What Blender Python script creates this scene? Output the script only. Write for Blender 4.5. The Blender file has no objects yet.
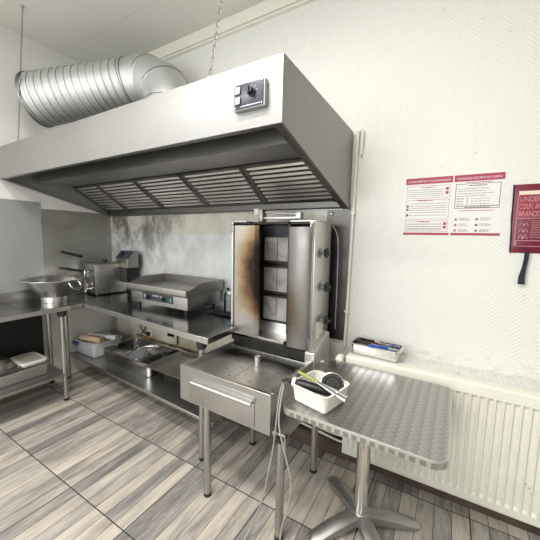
import bpy, bmesh, math, random
from mathutils import Vector, Matrix
random.seed(7)
S = bpy.context.scene
COL = S.collection
R = math.radians
PI = math.pi

# ------------------------------------------------------------------ camera
yaw, pitch, roll = R(-30.45), R(6.15), R(-1.1)
f_ = Vector((math.sin(yaw)*math.cos(pitch), math.cos(yaw)*math.cos(pitch), -math.sin(pitch)))
r_ = Vector((math.cos(yaw), -math.sin(yaw), 0)); d_ = f_.cross(r_)
rr = r_*math.cos(roll) + d_*math.sin(roll); dd = -r_*math.sin(roll) + d_*math.cos(roll)
cam = bpy.data.cameras.new('camera'); cam.sensor_width = 36; cam.lens = 301.4/540*36; cam.clip_start = .02
co = bpy.data.objects.new('camera', cam); COL.objects.link(co)
co.matrix_world = Matrix(((rr.x, -dd.x, -f_.x, 0), (rr.y, -dd.y, -f_.y, 0), (rr.z, -dd.z, -f_.z, 1.52), (0, 0, 0, 1)))
S.camera = co

# ------------------------------------------------------------------ light
S.view_settings.view_transform = 'Standard'; S.view_settings.look = 'None'
S.view_settings.exposure = 0.36; S.view_settings.gamma = 1; S.view_settings.use_curve_mapping = False
W = bpy.data.worlds.new('world'); S.world = W; W.use_nodes = True
W.node_tree.nodes['Background'].inputs[0].default_value = (.8, .9, 1, 1)
W.node_tree.nodes['Background'].inputs[1].default_value = .3
def area(name, loc, rot, sx, sy, power, col):
    l = bpy.data.lights.new(name, 'AREA'); l.shape = 'RECTANGLE'; l.size = sx; l.size_y = sy
    l.energy = power; l.color = col
    o = bpy.data.objects.new(name, l); COL.objects.link(o); o.location = loc; o.rotation_euler = rot
area('ceiling_lamp_light', (-.85, .15, 3.255), (0, 0, 0), 1.15, .3, 50, (1, .975, .93))
area('ceiling_lamp_light', (1.0, -1.3, 3.255), (0, 0, 0), 1.15, .3, 11, (1, .975, .93))
area('ceiling_lamp_light', (-2.3, -1.0, 3.255), (0, 0, 0), 1.15, .3, 46, (1, .975, .93))
area('window_daylight', (-1.6, -2.5, 1.65), (R(90), 0, 0), 3.0, 1.7, 56, (.92, .965, 1))

# ------------------------------------------------------------------ node helpers
def nmat(name):
    m = bpy.data.materials.new(name); m.use_nodes = True
    n = m.node_tree.nodes; n.clear()
    out = n.new('ShaderNodeOutputMaterial'); b = n.new('ShaderNodeBsdfPrincipled')
    m.node_tree.links.new(b.outputs[0], out.inputs[0])
    return m, m.node_tree, b
class NT:
    def __init__(s, t): s.t = t
    def new(s, k, **a):
        n = s.t.nodes.new('ShaderNode'+k)
        for x, v in a.items(): setattr(n, x, v)
        return n
    def link(s, a, b): s.t.links.new(a, b)
    def val(s, n, i, v):
        if hasattr(v, 'is_linked') or isinstance(v, bpy.types.NodeSocket): s.link(v, n.inputs[i])
        else: n.inputs[i].default_value = v
    def m(s, op, a, b=None, c=None, clamp=False):
        n = s.new('Math', operation=op, use_clamp=clamp); s.val(n, 0, a)
        if b is not None: s.val(n, 1, b)
        if c is not None: s.val(n, 2, c)
        return n.outputs[0]
    def pos(s):
        g = s.new('NewGeometry'); x = s.new('SeparateXYZ'); s.link(g.outputs['Position'], x.inputs[0]); return g.outputs['Position'], x.outputs
    def objpos(s):
        g = s.new('TexCoord'); x = s.new('SeparateXYZ'); s.link(g.outputs['Object'], x.inputs[0]); return g.outputs['Object'], x.outputs
    def map(s, v, sc=(1, 1, 1), loc=(0, 0, 0)):
        n = s.new('Mapping'); s.link(v, n.inputs[0]); n.inputs['Scale'].default_value = sc; n.inputs['Location'].default_value = loc; return n.outputs[0]
    def noise(s, v, scale, detail=3, rough=.55, dist=0):
        n = s.new('TexNoise'); s.link(v, n.inputs['Vector']); n.inputs['Scale'].default_value = scale
        n.inputs['Detail'].default_value = detail; n.inputs['Roughness'].default_value = rough; n.inputs['Distortion'].default_value = dist; return n.outputs[0]
    def ramp(s, v, stops):
        n = s.new('ValToRGB'); s.link(v, n.inputs[0]); e = n.color_ramp.elements
        while len(e) < len(stops): e.new(.5)
        for el, (p, c) in zip(e, stops): el.position = p; el.color = (*c, 1) if len(c) == 3 else c
        return n.outputs[0]
    def rng(s, v, a, b, c=0, d=1):
        n = s.new('MapRange'); s.link(v, n.inputs[0]); n.inputs[1].default_value = a; n.inputs[2].default_value = b
        n.inputs[3].default_value = c; n.inputs[4].default_value = d; return n.outputs[0]
    def mix(s, f, a, b, mode='MIX'):
        n = s.new('Mix', data_type='RGBA', blend_type=mode); s.val(n, 0, f)
        for i, v in ((6, a), (7, b)):
            if isinstance(v, tuple): v = (*v, 1) if len(v) == 3 else v
            s.val(n, i, v)
        return n.outputs[2]
    def bump(s, h, st, dist, b):
        n = s.new('Bump'); s.link(h, n.inputs['Height']); n.inputs['Strength'].default_value = st; n.inputs['Distance'].default_value = dist
        s.link(n.outputs[0], b.inputs['Normal']); return n
def plain(name, col, rough=.5, metal=0, var=.06, scale=8, spec=None, bump=0):
    m, t, b = nmat(name); N = NT(t); v, _ = N.objpos()
    n = N.noise(v, scale, 4)
    lo = tuple(c*(1-var*2) for c in col); hi = tuple(min(1, c*(1+var*2)) for c in col)
    N.link(N.ramp(n, [(.3, lo), (.7, hi)]), b.inputs['Base Color'])
    b.inputs['Roughness'].default_value = rough; b.inputs['Metallic'].default_value = metal
    if bump: N.bump(n, bump, .002, b)
    return m
def steel(name, col=(.50, .495, .485), rough=.3, grime=.25, gcol=(.25, .22, .18), stretch=(1, 1, 1), gs=2.5, rv=.12, brush=(40, 40, 2), bst=.05, aniso=0):
    m, t, b = nmat(name); N = NT(t); v, _ = N.objpos()
    n1 = N.noise(N.map(v, stretch), gs, 6, .62, .4)
    n2 = N.noise(N.map(v, brush), 6, 3)
    g = N.rng(n1, .42, .75, 0, grime)
    c = N.mix(g, col, gcol)
    c = N.mix(N.rng(n2, .3, .7, 0, .12), c, tuple(x*.6 for x in col))
    N.link(c, b.inputs['Base Color'])
    b.inputs['Metallic'].default_value = 1
    r = N.m('ADD', N.rng(n1, .3, .7, rough-rv*.4, rough+rv), N.rng(n2, .3, .7, -.03, .05)); N.link(r, b.inputs['Roughness'])
    if aniso: b.inputs['Anisotropic'].default_value = aniso
    N.bump(n2, bst, .001, b)
    return m

M = {}
M['steel'] = steel('brushed_steel')
M['steel_top'] = steel('worktop_steel', (.40, .395, .385), .17, .3, (.16, .15, .14), gs=3, brush=(3, 60, 60))
M['steel_dark'] = steel('dull_steel', (.36, .35, .33), .38, .4)
M['steel_light'] = steel('pale_steel', (.66, .65, .63), .38, .07, (.45, .43, .40), gs=2, rv=.04)
M['hood'] = steel('hood_steel', (.345, .343, .34), .5, .35, (.42, .40, .37), gs=2.2, rv=.1, brush=(3, 30, 60))
M['hood_in'] = steel('hood_inner_steel', (.27, .265, .26), .34, .35, (.2, .18, .15))
M['baffle'] = steel('baffle_steel', (.88, .87, .84), .34, .2, (.35, .27, .17), gs=5)
M['chrome'] = steel('polished_steel', (.75, .74, .72), .12, .1, rv=.06)
M['galv'] = steel('galvanised_steel', (.62, .63, .635), .55, .3, (.52, .53, .54), gs=7, rv=.1, bst=.02)
M['satin'] = steel('satin_steel', (.62, .61, .59), .27, .1, rv=.05)
M['alu'] = steel('cast_aluminium', (.44, .44, .43), .42, .3)
M['sheet_dark'] = steel('dark_brushed_sheet', (.13, .127, .122), .35, .4)
M['black'] = plain('black_plastic', (.012, .012, .014), .4)
M['rubber'] = plain('black_rubber', (.015, .015, .015), .7)
M['burnt'] = plain('burnt_steel', (.02, .018, .016), .45, .3, .3, 12)
M['white_pl'] = plain('white_plastic', (.80, .78, .72), .35, 0, .03)
M['cream'] = plain('cream_enamel', (.78, .77, .68), .3, 0, .02)
M['blue'] = plain('blue_plastic', (.015, .06, .42), .35)
M['red'] = plain('red_plastic', (.45, .02, .03), .35)
M['brown'] = plain('brown_painted_wood', (.085, .055, .042), .5, 0, .25, 6)
M['grey_pl'] = plain('grey_plastic', (.30, .31, .32), .4)
M['panel_bl'] = plain('control_panel_print', (.035, .04, .06), .3)
M['blade'] = M['chrome']
M['rust'] = plain('rusty_pipe_paint', (.25, .15, .05), .7, 0, .4, 20)
M['green'] = plain('green_switch', (.05, .30, .12), .3)
M['cable'] = plain('grey_cable_sheath', (.32, .31, .29), .5)
M['card'] = plain('brown_cardboard', (.62, .45, .30), .8)
M['bluegrey'] = plain('blue_grey_plastic', (.03, .06, .13), .4)
M['yellowgreen'] = plain('olive_handle', (.30, .33, .08), .5)
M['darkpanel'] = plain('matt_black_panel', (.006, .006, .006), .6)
M['paper'] = plain('white_paper', (.74, .73, .72), .6, 0, .01)
M['magenta'] = plain('crimson_print', (.36, .035, .085), .5, 0, .03)
M['print'] = plain('grey_print', (.07, .065, .075), .6, 0, .03)
M['pouch'] = plain('crimson_vinyl', (.17, .008, .032), .32, 0, .12, 14, bump=.3)
M['pinkprint'] = plain('pale_pink_print', (.52, .26, .28), .5, 0, .08)
M['creamprint'] = plain('cream_print', (.80, .66, .50), .5)
M['strap'] = plain('navy_webbing', (.012, .016, .03), .8)

def glassy(name, col, alpha_t=.5, rough=.15):
    m, t, b = nmat(name); b.inputs['Base Color'].default_value = (*col, 1); b.inputs['Roughness'].default_value = rough
    b.inputs['Transmission Weight'].default_value = alpha_t; b.inputs['IOR'].default_value = 1.2
    return m
M['clear'] = glassy('clear_plastic', (.80, .83, .85), .55, .25)
M['glass'] = glassy('lid_glass', (.42, .47, .48), .6, .06)

# floor
def floor_mat():
    m, t, b = nmat('wood_look_tile'); N = NT(t); v, p = N.pos(); T = .5155
    px = N.m('ADD', p[0], 1.855+T*20); py = N.m('ADD', p[1], -.838+T*20)
    pw = T/6
    ix = N.m('FLOOR', N.m('DIVIDE', px, pw)); iy = N.m('FLOOR', N.m('DIVIDE', py, T))
    cmb = N.new('CombineXYZ'); N.link(ix, cmb.inputs[0]); N.link(iy, cmb.inputs[1])
    wn = N.new('TexWhiteNoise', noise_dimensions='3D'); N.link(cmb.outputs[0], wn.inputs['Vector'])
    rnd = wn.outputs['Value']
    # streaks along the plank, each plank shifted
    off = N.new('CombineXYZ'); N.link(N.m('MULTIPLY', rnd, 37), off.inputs[2])
    add = N.new('VectorMath', operation='ADD'); N.link(N.map(v, (1, .13, 1)), add.inputs[0]); N.link(off.outputs[0], add.inputs[1])
    n1 = N.noise(add.outputs[0], 34, 8, .68, .9)
    add2 = N.new('VectorMath', operation='ADD'); N.link(N.map(v, (1, .22, 1)), add2.inputs[0]); N.link(off.outputs[0], add2.inputs[1])
    n2 = N.noise(add2.outputs[0], 12, 3, .5, .3)
    mixv = N.m('ADD', N.m('MULTIPLY', rnd, .30), N.m('ADD', N.m('MULTIPLY', n1, .60), N.m('MULTIPLY', n2, .50)))
    c = N.ramp(mixv, [(.44, (.15, .138, .13)), (.60, (.26, .236, .215)), (.74, (.46, .405, .35)), (.92, (.64, .565, .475))])
    wn2 = N.new('TexWhiteNoise', noise_dimensions='3D'); N.link(off.outputs[0], wn2.inputs['Vector'])
    c = N.mix(N.m('MULTIPLY', wn2.outputs['Value'], .55), c, N.ramp(mixv, [(.44, (.14, .14, .142)), (.60, (.24, .235, .23)), (.74, (.38, .365, .35)), (.92, (.55, .52, .48))]))
    fx = N.m('FRACT', N.m('DIVIDE', px, pw)); ex = N.m('MULTIPLY', N.m('MINIMUM', fx, N.m('SUBTRACT', 1, fx)), pw)
    fX = N.m('FRACT', N.m('DIVIDE', px, T)); eX = N.m('MULTIPLY', N.m('MINIMUM', fX, N.m('SUBTRACT', 1, fX)), T)
    fy = N.m('FRACT', N.m('DIVIDE', py, T)); ey = N.m('MULTIPLY', N.m('MINIMUM', fy, N.m('SUBTRACT', 1, fy)), T)
    thin = N.rng(ex, .0012, .0024, .8, 0); th = N.rng(N.m('MINIMUM', eX, ey), .0022, .0038, 1, 0)
    g = N.m('MAXIMUM', thin, th, clamp=True)
    N.link(N.mix(g, c, (.035, .03, .027)), b.inputs['Base Color'])
    N.link(N.m('ADD', N.m('MULTIPLY', g, .4), N.rng(n1, .3, .7, .38, .5)), b.inputs['Roughness'])
    h = N.m('SUBTRACT', N.m('MULTIPLY', n1, .25), g); N.bump(h, .5, .002, b)
    return m
M['floor'] = floor_mat()

def wall_mat(name, axis, relief=.26, col=(.735, .73, .695)):
    m, t, b = nmat(name); N = NT(t); v, p = N.pos()
    u = p[axis]; z = p[2]; w = .062
    k = N.m('DIVIDE', N.m('ADD', u, 20), w); par = N.m('MODULO', N.m('FLOOR', k), 2)
    sgn = N.m('SUBTRACT', N.m('MULTIPLY', par, 2), 1)
    d = N.m('ADD', z, N.m('MULTIPLY', N.m('MULTIPLY', u, sgn), 1.0))
    s = N.m('SINE', N.m('MULTIPLY', d, 2*PI/.024))
    n = N.noise(v, 1.3, 5, .6); n2 = N.noise(v, 60, 3)
    c = N.mix(N.rng(n, .40, .75, 0, .35), col, tuple(x*y for x, y in zip(col, (.955, .96, .945))))
    # worn grey band of scuffs near the top of the radiator
    sc = N.m('MULTIPLY', N.rng(N.noise(N.map(v, (3, 3, 9)), 5, 5, .7), .52, .62, 0, .35), N.m('MULTIPLY', N.rng(z, .70, .76, 0, 1), N.rng(z, .80, .86, 1, 0)))
    c = N.mix(sc, c, (.45, .42, .36))
    spots = N.rng(N.noise(v, 22, 1, .3), .79, .81, 0, .5)
    c = N.mix(spots, c, (.5, .47, .40))
    N.link(c, b.inputs['Base Color']); b.inputs['Roughness'].default_value = .62
    N.bump(N.m('ADD', s, N.m('MULTIPLY', n2, .15)), relief, .0022, b)
    return m
M['wall_b'] = wall_mat('herringbone_wallpaper', 0)
M['wall_l'] = wall_mat('plain_paint_wall', 1, .12, (.77, .765, .735))
def ceil_mat():
    m, t, b = nmat('ceiling_board'); N = NT(t); v, p = N.pos()
    row = N.m('DIVIDE', N.m('ADD', p[1], 20-1.24), .62); fr = N.m('FRACT', row); ey = N.m('MULTIPLY', N.m('MINIMUM', fr, N.m('SUBTRACT', 1, fr)), .62)
    sh = N.m('MULTIPLY', N.m('MODULO', N.m('FLOOR', row), 2), .62)
    fx = N.m('FRACT', N.m('DIVIDE', N.m('ADD', N.m('ADD', p[0], sh), 24.8+1.965-.62), 1.24)); ex = N.m('MULTIPLY', N.m('MINIMUM', fx, N.m('SUBTRACT', 1, fx)), 1.24)
    g = N.rng(N.m('MINIMUM', ex, ey), .001, .005, .30, 0)
    n = N.noise(v, 1.6, 4)
    c = N.mix(N.rng(n, .4, .7, 0, .4), (.74, .73, .68), (.69, .68, .62))
    N.link(N.mix(g, c, (.35, .34, .30)), b.inputs['Base Color']); b.inputs['Roughness'].default_value = .7
    N.bump(N.m('MULTIPLY', g, -1), .5, .004, b)
    return m
M['ceil'] = ceil_mat()
def splash_mat():
    m, t, b = nmat('grimy_splash_sheet'); N = NT(t); v, p = N.pos()
    n = N.noise(N.map(v, (1.5, 1, .8)), 3.4, 8, .7, .3); nb = N.noise(v, 9, 5, .6)
    near = N.m('MULTIPLY', N.rng(p[0], -1.9, -2.95, .22, 1.2), N.rng(p[2], 1.15, 1.72, .25, 1))
    g = N.m('MULTIPLY', N.rng(n, .44, .60, 0, 1), near, clamp=True)
    up = N.rng(N.m('ADD', p[2], N.m('MULTIPLY', nb, .03)), 1.535, 1.56, 0, 1)
    base = N.mix(up, (.66, .68, .69), (.60, .58, .52))
    c = N.mix(g, base, (.12, .105, .08)); c = N.mix(N.rng(nb, .45, .7, 0, .2), c, (.35, .32, .26))
    N.link(c, b.inputs['Base Color']); b.inputs['Metallic'].default_value = .25
    N.link(N.rng(n, .3, .7, .32, .55), b.inputs['Roughness'])
    return m
M['splash'] = splash_mat()
def lower_wall_mat():
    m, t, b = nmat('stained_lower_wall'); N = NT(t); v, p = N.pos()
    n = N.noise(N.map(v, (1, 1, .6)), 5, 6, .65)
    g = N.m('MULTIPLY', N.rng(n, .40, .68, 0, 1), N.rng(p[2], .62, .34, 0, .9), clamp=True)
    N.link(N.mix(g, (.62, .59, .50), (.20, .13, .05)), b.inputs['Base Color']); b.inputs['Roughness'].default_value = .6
    return m
M['lowwall'] = lower_wall_mat()
def sheet_mat():  # old grey sheet with wiped arcs
    m, t, b = nmat('wiped_zinc_sheet'); N = NT(t); v, p = N.pos()
    rd = N.m('SQRT', N.m('ADD', N.m('POWER', N.m('SUBTRACT', p[1], 1.75), 2), N.m('POWER', N.m('SUBTRACT', p[2], 1.05), 2)))
    n0 = N.noise(v, 3, 5, .6)
    a = N.noise(N.map(v, (1, 1, 1)), 4, 6, .65, 1.2)
    w = N.m('SINE', N.m('ADD', N.m('MULTIPLY', rd, 55), N.m('MULTIPLY', n0, 14)))
    f = N.m('MULTIPLY', N.rng(w, -1, 1, 0, .35), N.rng(a, .35, .65, 0, 1))
    c = N.mix(f, (.40, .40, .37), (.22, .22, .20)); c = N.mix(N.rng(n0, .5, .7, 0, .4), c, (.25, .24, .20))
    N.link(c, b.inputs['Base Color']); b.inputs['Metallic'].default_value = .75
    N.link(N.rng(a, .3, .7, .38, .55), b.inputs['Roughness'])
    return m
M['zinc'] = sheet_mat()
M['sheet'] = steel('brushed_wall_sheet', (.60, .62, .63), .5, .2, (.40, .41, .42), gs=1.5, brush=(2, 2, 60), rv=.08)
def shield_mat(name, side):
    m, t, b = nmat(name); N = NT(t); v, p = N.pos()
    n = N.noise(v, 7, 6, .6, .3)
    if side < 0:   # scorched towards the opening
        u = N.rng(p[0], -1.31, -1.10, 0, 1)
        zz = N.m('SUBTRACT', 1, N.m('POWER', N.m('DIVIDE', N.m('ABSOLUTE', N.m('SUBTRACT', p[2], 1.26)), .34), 2), clamp=True)
        k = N.m('ADD', N.m('MULTIPLY', N.m('MULTIPLY', u, zz), .95), N.m('MULTIPLY', N.m('SUBTRACT', n, .5), .55))
        k2 = N.m('ADD', k, N.m('MULTIPLY', N.rng(p[2], 1.3, 1.6, 0, .22), u))
        c = N.ramp(k2, [(.05, (.44, .42, .39)), (.26, (.36, .27, .17)), (.50, (.17, .10, .055)), (.72, (.03, .022, .02))])
    else:
        u = N.rng(p[0], -.88, -.73, 1, 0)
        zz = N.m('SUBTRACT', 1, N.m('POWER', N.m('DIVIDE', N.m('ABSOLUTE', N.m('SUBTRACT', p[2], 1.06)), .22), 2), clamp=True)
        k = N.m('ADD', N.m('MULTIPLY', N.m('MULTIPLY', u, zz), .55), N.m('MULTIPLY', N.m('SUBTRACT', n, .5), .5))
        c = N.ramp(k, [(.05, (.21, .20, .19)), (.4, (.13, .10, .075)), (.8, (.04, .028, .02))])
    N.link(c, b.inputs['Base Color']); b.inputs['Metallic'].default_value = .85
    N.link(N.rng(n, .3, .7, .28, .42), b.inputs['Roughness'])
    return m
M['shield_l'] = shield_mat('scorched_left_shield', -1); M['shield_r'] = shield_mat('browned_right_shield', 1)
def drip_mat():
    m, t, b = nmat('scorched_drip_plate'); N = NT(t); v, p = N.pos(); n = N.noise(v, 6, 6, .6, .4)
    k = N.rng(N.m('ADD', N.m('ADD', p[1], N.m('MULTIPLY', n, .12)), N.m('MULTIPLY', N.m('ABSOLUTE', N.m('ADD', p[0], 1.02)), .12)), 1.57, 1.69, 0, 1)
    N.link(N.mix(k, N.mix(N.rng(n, .35, .7, 0, .5), (.60, .59, .57), (.34, .32, .30)), (.018, .016, .015)), b.inputs['Base Color'])
    b.inputs['Metallic'].default_value = .9; N.link(N.rng(n, .3, .7, .28, .42), b.inputs['Roughness']); return m
M['drip'] = drip_mat()
def mesh_mat():
    m, t, b = nmat('burner_gauze'); N = NT(t); v, p = N.pos()
    s = N.m('MULTIPLY', N.m('SINE', N.m('MULTIPLY', p[0], 2*PI/.0125)), N.m('SINE', N.m('MULTIPLY', p[2], 2*PI/.0125)))
    n = N.noise(v, 14, 5, .6)
    c = N.mix(N.rng(s, -.4, .6, 0, .6), (.62, .585, .575), (.07, .065, .065)); c = N.mix(N.rng(n, .42, .68, 0, .55), c, (.12, .10, .09))
    N.link(c, b.inputs['Base Color']); b.inputs['Roughness'].default_value = .6; b.inputs['Metallic'].default_value = .2
    N.bump(s, .6, .002, b); return m
M['gauze'] = mesh_mat()
def swirl_mat():  # engine-turned table sheet
    m, t, b = nmat('engine_turned_steel'); N = NT(t); v, p = N.objpos()
    P_ = .034
    row = N.m('DIVIDE', N.m('ADD', p[1], 10), P_); fy = N.m('SUBTRACT', N.m('FRACT', row), .5)
    u = N.m('DIVIDE', N.m('ADD', p[0], N.m('ADD', N.m('MULTIPLY', N.m('MODULO', N.m('FLOOR', row), 2), 0), 10)), P_*1.25)
    fx = N.m('SUBTRACT', N.m('FRACT', N.m('ADD', u, N.m('MULTIPLY', N.m('MULTIPLY', fy, fy), -1.3))), .5)
    n = N.noise(N.map(v, (1, 1, 1)), 2.2, 3)
    h = N.m('ADD', fx, N.m('MULTIPLY', N.m('MULTIPLY', fx, fx), .6))
    sh = N.rng(fx, -.5, .5, 0, 1)
    c = N.mix(sh, (.48, .47, .46), (.34, .33, .32))
    N.link(c, b.inputs['Base Color']); b.inputs['Metallic'].default_value = 1
    N.link(N.m('ADD', N.m('MULTIPLY', sh, .12), N.rng(n, .3, .7, .26, .36)), b.inputs['Roughness'])
    N.bump(h, .35, .004, b); return m
M['swirl'] = swirl_mat()

# ------------------------------------------------------------------ mesh helpers
def B(): return bmesh.new()
def bx(bm, x0, x1, y0, y1, z0, z1, bev=0, rot=None, piv=None):
    vs = [bm.verts.new((x, y, z)) for x in (x0, x1) for y in (y0, y1) for z in (z0, z1)]
    fs = [bm.faces.new([vs[i] for i in q]) for q in ((0, 1, 3, 2), (4, 6, 7, 5), (0, 4, 5, 1), (2, 3, 7, 6), (0, 2, 6, 4), (1, 5, 7, 3))]
    if bev:
        es = list({e for f in fs for e in f.edges})
        r = bmesh.ops.bevel(bm, geom=es, offset=bev, segments=2, affect='EDGES', profile=.6)
        vs = list({v for f in r['faces'] for v in f.verts} | {v for v in vs if v.is_valid})
    if rot is not None:
        bmesh.ops.rotate(bm, cent=piv or ((x0+x1)/2, (y0+y1)/2, (z0+z1)/2), matrix=rot, verts=vs)
    return vs
def prism(bm, poly, fn, a, b):
    """extrude a 2-D polygon: fn(u,v,w) -> xyz with w from a to b"""
    A = [bm.verts.new(fn(u, v, a)) for u, v in poly]; C = [bm.verts.new(fn(u, v, b)) for u, v in poly]
    bm.faces.new(A); bm.faces.new(C[::-1]); n = len(poly)
    for i in range(n): bm.faces.new((A[i], C[i], C[(i+1) % n], A[(i+1) % n]))
    return A+C
YZ = lambda u, v, w: (w, u, v)
XY = lambda u, v, w: (u, v, w)
XZ = lambda u, v, w: (u, w, v)
def rrect(x0, x1, y0, y1, r, n=5):
    o = []
    for cx, cy, a in ((x1-r, y1-r, 0), (x0+r, y1-r, 90), (x0+r, y0+r, 180), (x1-r, y0+r, 270)):
        for i in range(n+1):
            t = R(a+90*i/n); o.append((cx+r*math.cos(t), cy+r*math.sin(t)))
    return o
def tube(bm, pts, r, seg=10, cap=True, closed=False):
    pts = [Vector(p) for p in pts]; n = len(pts); rad = r if isinstance(r, (list, tuple)) else [r]*n
    rings = []; up = None
    for i, p in enumerate(pts):
        if closed: t = (pts[(i+1) % n]-pts[i-1]).normalized()
        else: t = (pts[min(i+1, n-1)]-pts[max(i-1, 0)]).normalized()
        if up is None: up = t.orthogonal().normalized()
        else:
            up = (up-t*up.dot(t)); up = up.normalized() if up.length > 1e-6 else t.orthogonal().normalized()
        s = t.cross(up)
        rings.append([bm.verts.new(p+(up*math.cos(2*PI*k/seg)+s*math.sin(2*PI*k/seg))*rad[i]) for k in range(seg)])
    m = n if closed else n-1
    for i in range(m):
        a, b = rings[i], rings[(i+1) % n]
        for k in range(seg): bm.faces.new((a[k], a[(k+1) % seg], b[(k+1) % seg], b[k]))
    if cap and not closed: bm.faces.new(rings[0][::-1]); bm.faces.new(rings[-1])
def lathe(bm, prof, c=(0, 0, 0), seg=32, axis='z'):
    rings = []
    for r, h in prof:
        ring = []
        for k in range(seg):
            a = 2*PI*k/seg; x, y = max(r, 1e-5)*math.cos(a), max(r, 1e-5)*math.sin(a)
            q = {'z': (x, y, h), 'x': (h, x, y), 'y': (y, h, x)}[axis]
            ring.append(bm.verts.new((c[0]+q[0], c[1]+q[1], c[2]+q[2])))
        rings.append(ring)
    for a, b in zip(rings, rings[1:]):
        for k in range(seg): bm.faces.new((a[k], a[(k+1) % seg], b[(k+1) % seg], b[k]))
    if prof[0][0] > 1e-4 and prof[0] != prof[-1]: bm.faces.new(rings[0][::-1])
    if prof[-1][0] > 1e-4 and prof[0] != prof[-1]: bm.faces.new(rings[-1])
def catmull(P, n=8):
    P = [Vector(p) for p in P]; Q = [P[0]*2-P[1]]+P+[P[-1]*2-P[-2]]; o = []
    for i in range(1, len(Q)-2):
        for k in range(n):
            t = k/n; a, b, c, d = Q[i-1:i+3]
            o.append(.5*((2*b)+(c-a)*t+(2*a-5*b+4*c-d)*t*t+(3*b-a-3*c+d)*t**3))
    o.append(P[-1]); return o
def pan(bm, x0, x1, y0, y1, z0, z1, r=.03, lip=.012, t=.0025, taper=.01):
    """open pan with rounded corners, flat lip and wall thickness"""
    L = []
    def ring(d, z, rr): L.append([bm.verts.new((a, b, z)) for a, b in rrect(x0-d, x1+d, y0-d, y1+d, max(rr+d, .003), 5)])
    ring(-taper-.012, z0, r); ring(-taper, z0+.012, r); ring(0, z1-.003, r); ring(lip, z1-.003, r); ring(lip, z1, r)
    ring(-t, z1, r); ring(-taper-t, z0+.014, r); ring(-taper-.014, z0+t+.001, r)
    for a, b in zip(L, L[1:]):
        for i in range(len(a)): bm.faces.new((a[i], a[(i+1) % len(a)], b[(i+1) % len(a)], b[i]))
    bm.faces.new(L[0][::-1]); bm.faces.new(L[-1])

def rootof(o):
    while o.parent: o = o.parent
    return o
def obj(name, bm, mat, parent=None, local=False, bevel=0, flat=False):
    bmesh.ops.recalc_face_normals(bm, faces=bm.faces[:])
    if parent is not None and not local:
        l = rootof(parent).location
        bmesh.ops.translate(bm, vec=-Vector(l), verts=bm.verts[:])
    if not flat:
        for f in bm.faces: f.smooth = True
        for e in bm.edges:
            if len(e.link_faces) == 2 and e.calc_face_angle(0) > R(32): e.smooth = False
    me = bpy.data.meshes.new(name); bm.to_mesh(me); bm.free()
    o = bpy.data.objects.new(name, me); COL.objects.link(o)
    me.materials.append(M[mat] if isinstance(mat, str) else mat)
    if parent is not None: o.parent = parent
    if bevel:
        b = o.modifiers.new('bevel', 'BEVEL'); b.width = bevel; b.segments = 2; b.limit_method = 'ANGLE'; b.angle_limit = R(40)
    return o
def thing(name, label, cat, loc=(0, 0, 0), rotz=0, group=None):
    o = bpy.data.objects.new(name, None); COL.objects.link(o); o.empty_display_size = .05
    o.location = loc; o.rotation_euler = (0, 0, rotz); o['label'] = label; o['category'] = cat
    if group: o['group'] = group
    return o
def tag(o, label, cat, group=None):
    o['label'] = label; o['category'] = cat
    if group: o['group'] = group
    return o
def struct(name, bm, mat, **k):
    o = obj(name, bm, mat, **k); o['kind'] = 'structure'; return o
def text_obj(name, txt, size, loc, mat, parent, extrude=.0004, width=None):
    cu = bpy.data.curves.new(name, 'FONT'); cu.body = txt; cu.size = size; cu.extrude = extrude
    tmp = bpy.data.objects.new(name, cu); COL.objects.link(tmp); bpy.context.view_layer.update()
    me = bpy.data.meshes.new_from_object(tmp.evaluated_get(bpy.context.evaluated_depsgraph_get()))
    COL.objects.unlink(tmp); bpy.data.objects.remove(tmp)
    xs = [v.co.x for v in me.vertices]; sx = (width/(max(xs)-min(xs))) if width else 1
    l = Vector(loc)-Vector(rootof(parent).location)
    for v in me.vertices:
        x, y, z = v.co; v.co = (l.x+x*sx, l.y-z, l.z+y)
    me.materials.clear(); me.materials.append(M[mat]); o = bpy.data.objects.new(name, me); COL.objects.link(o); o.parent = parent
    return o

# ------------------------------------------------------------------ room
XL, XR, YB, YF, ZC = -3.46, 2.6, 2.15, -2.6, 3.30
b = B(); bx(b, XL-.1, XR+.1, YF-.1, YB+.1, -.1, 0); struct('floor', b, 'floor')
b = B(); bx(b, XL-.1, XR+.1, YF-.1, YB+.1, ZC, ZC+.1); struct('ceiling', b, 'ceil')
b = B(); bx(b, XL-.1, XR+.1, YB, YB+.1, 0, ZC); struct('wall_back', b, 'wall_b')
b = B(); bx(b, XL-.1, XL, YF, YB, 0, ZC); struct('wall_left', b, 'wall_l')
b = B(); bx(b, XR, XR+.1, YF, YB, 0, ZC); struct('wall_right', b, 'wall_l')
b = B(); bx(b, XL, XR, YF-.1, YF, 0, ZC); struct('wall_front', b, 'wall_l')
b = B(); prism(b, [(YB, ZC), (YB-.045, ZC), (YB-.045, ZC-.012), (YB-.022, ZC-.075), (YB-.008, ZC-.078), (YB-.008, ZC-.088), (YB-.024, ZC-.09), (YB-.024, ZC-.105), (YB, ZC-.108)], YZ, XL, XR); struct('trim_1', b, 'cream')
b = B(); prism(b, [(YB, 0), (1.945, 0), (1.945, .012), (1.95, .085), (1.962, .095), (2.02, .10), (2.02, .26), (YB, .27)], YZ, -1.15, XR); struct('baseboard_back', b, 'brown')
b = B(); bx(b, -.50, XR, 1.982, YB, .272, .757); struct('trim_2', b, 'wall_b')

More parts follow.
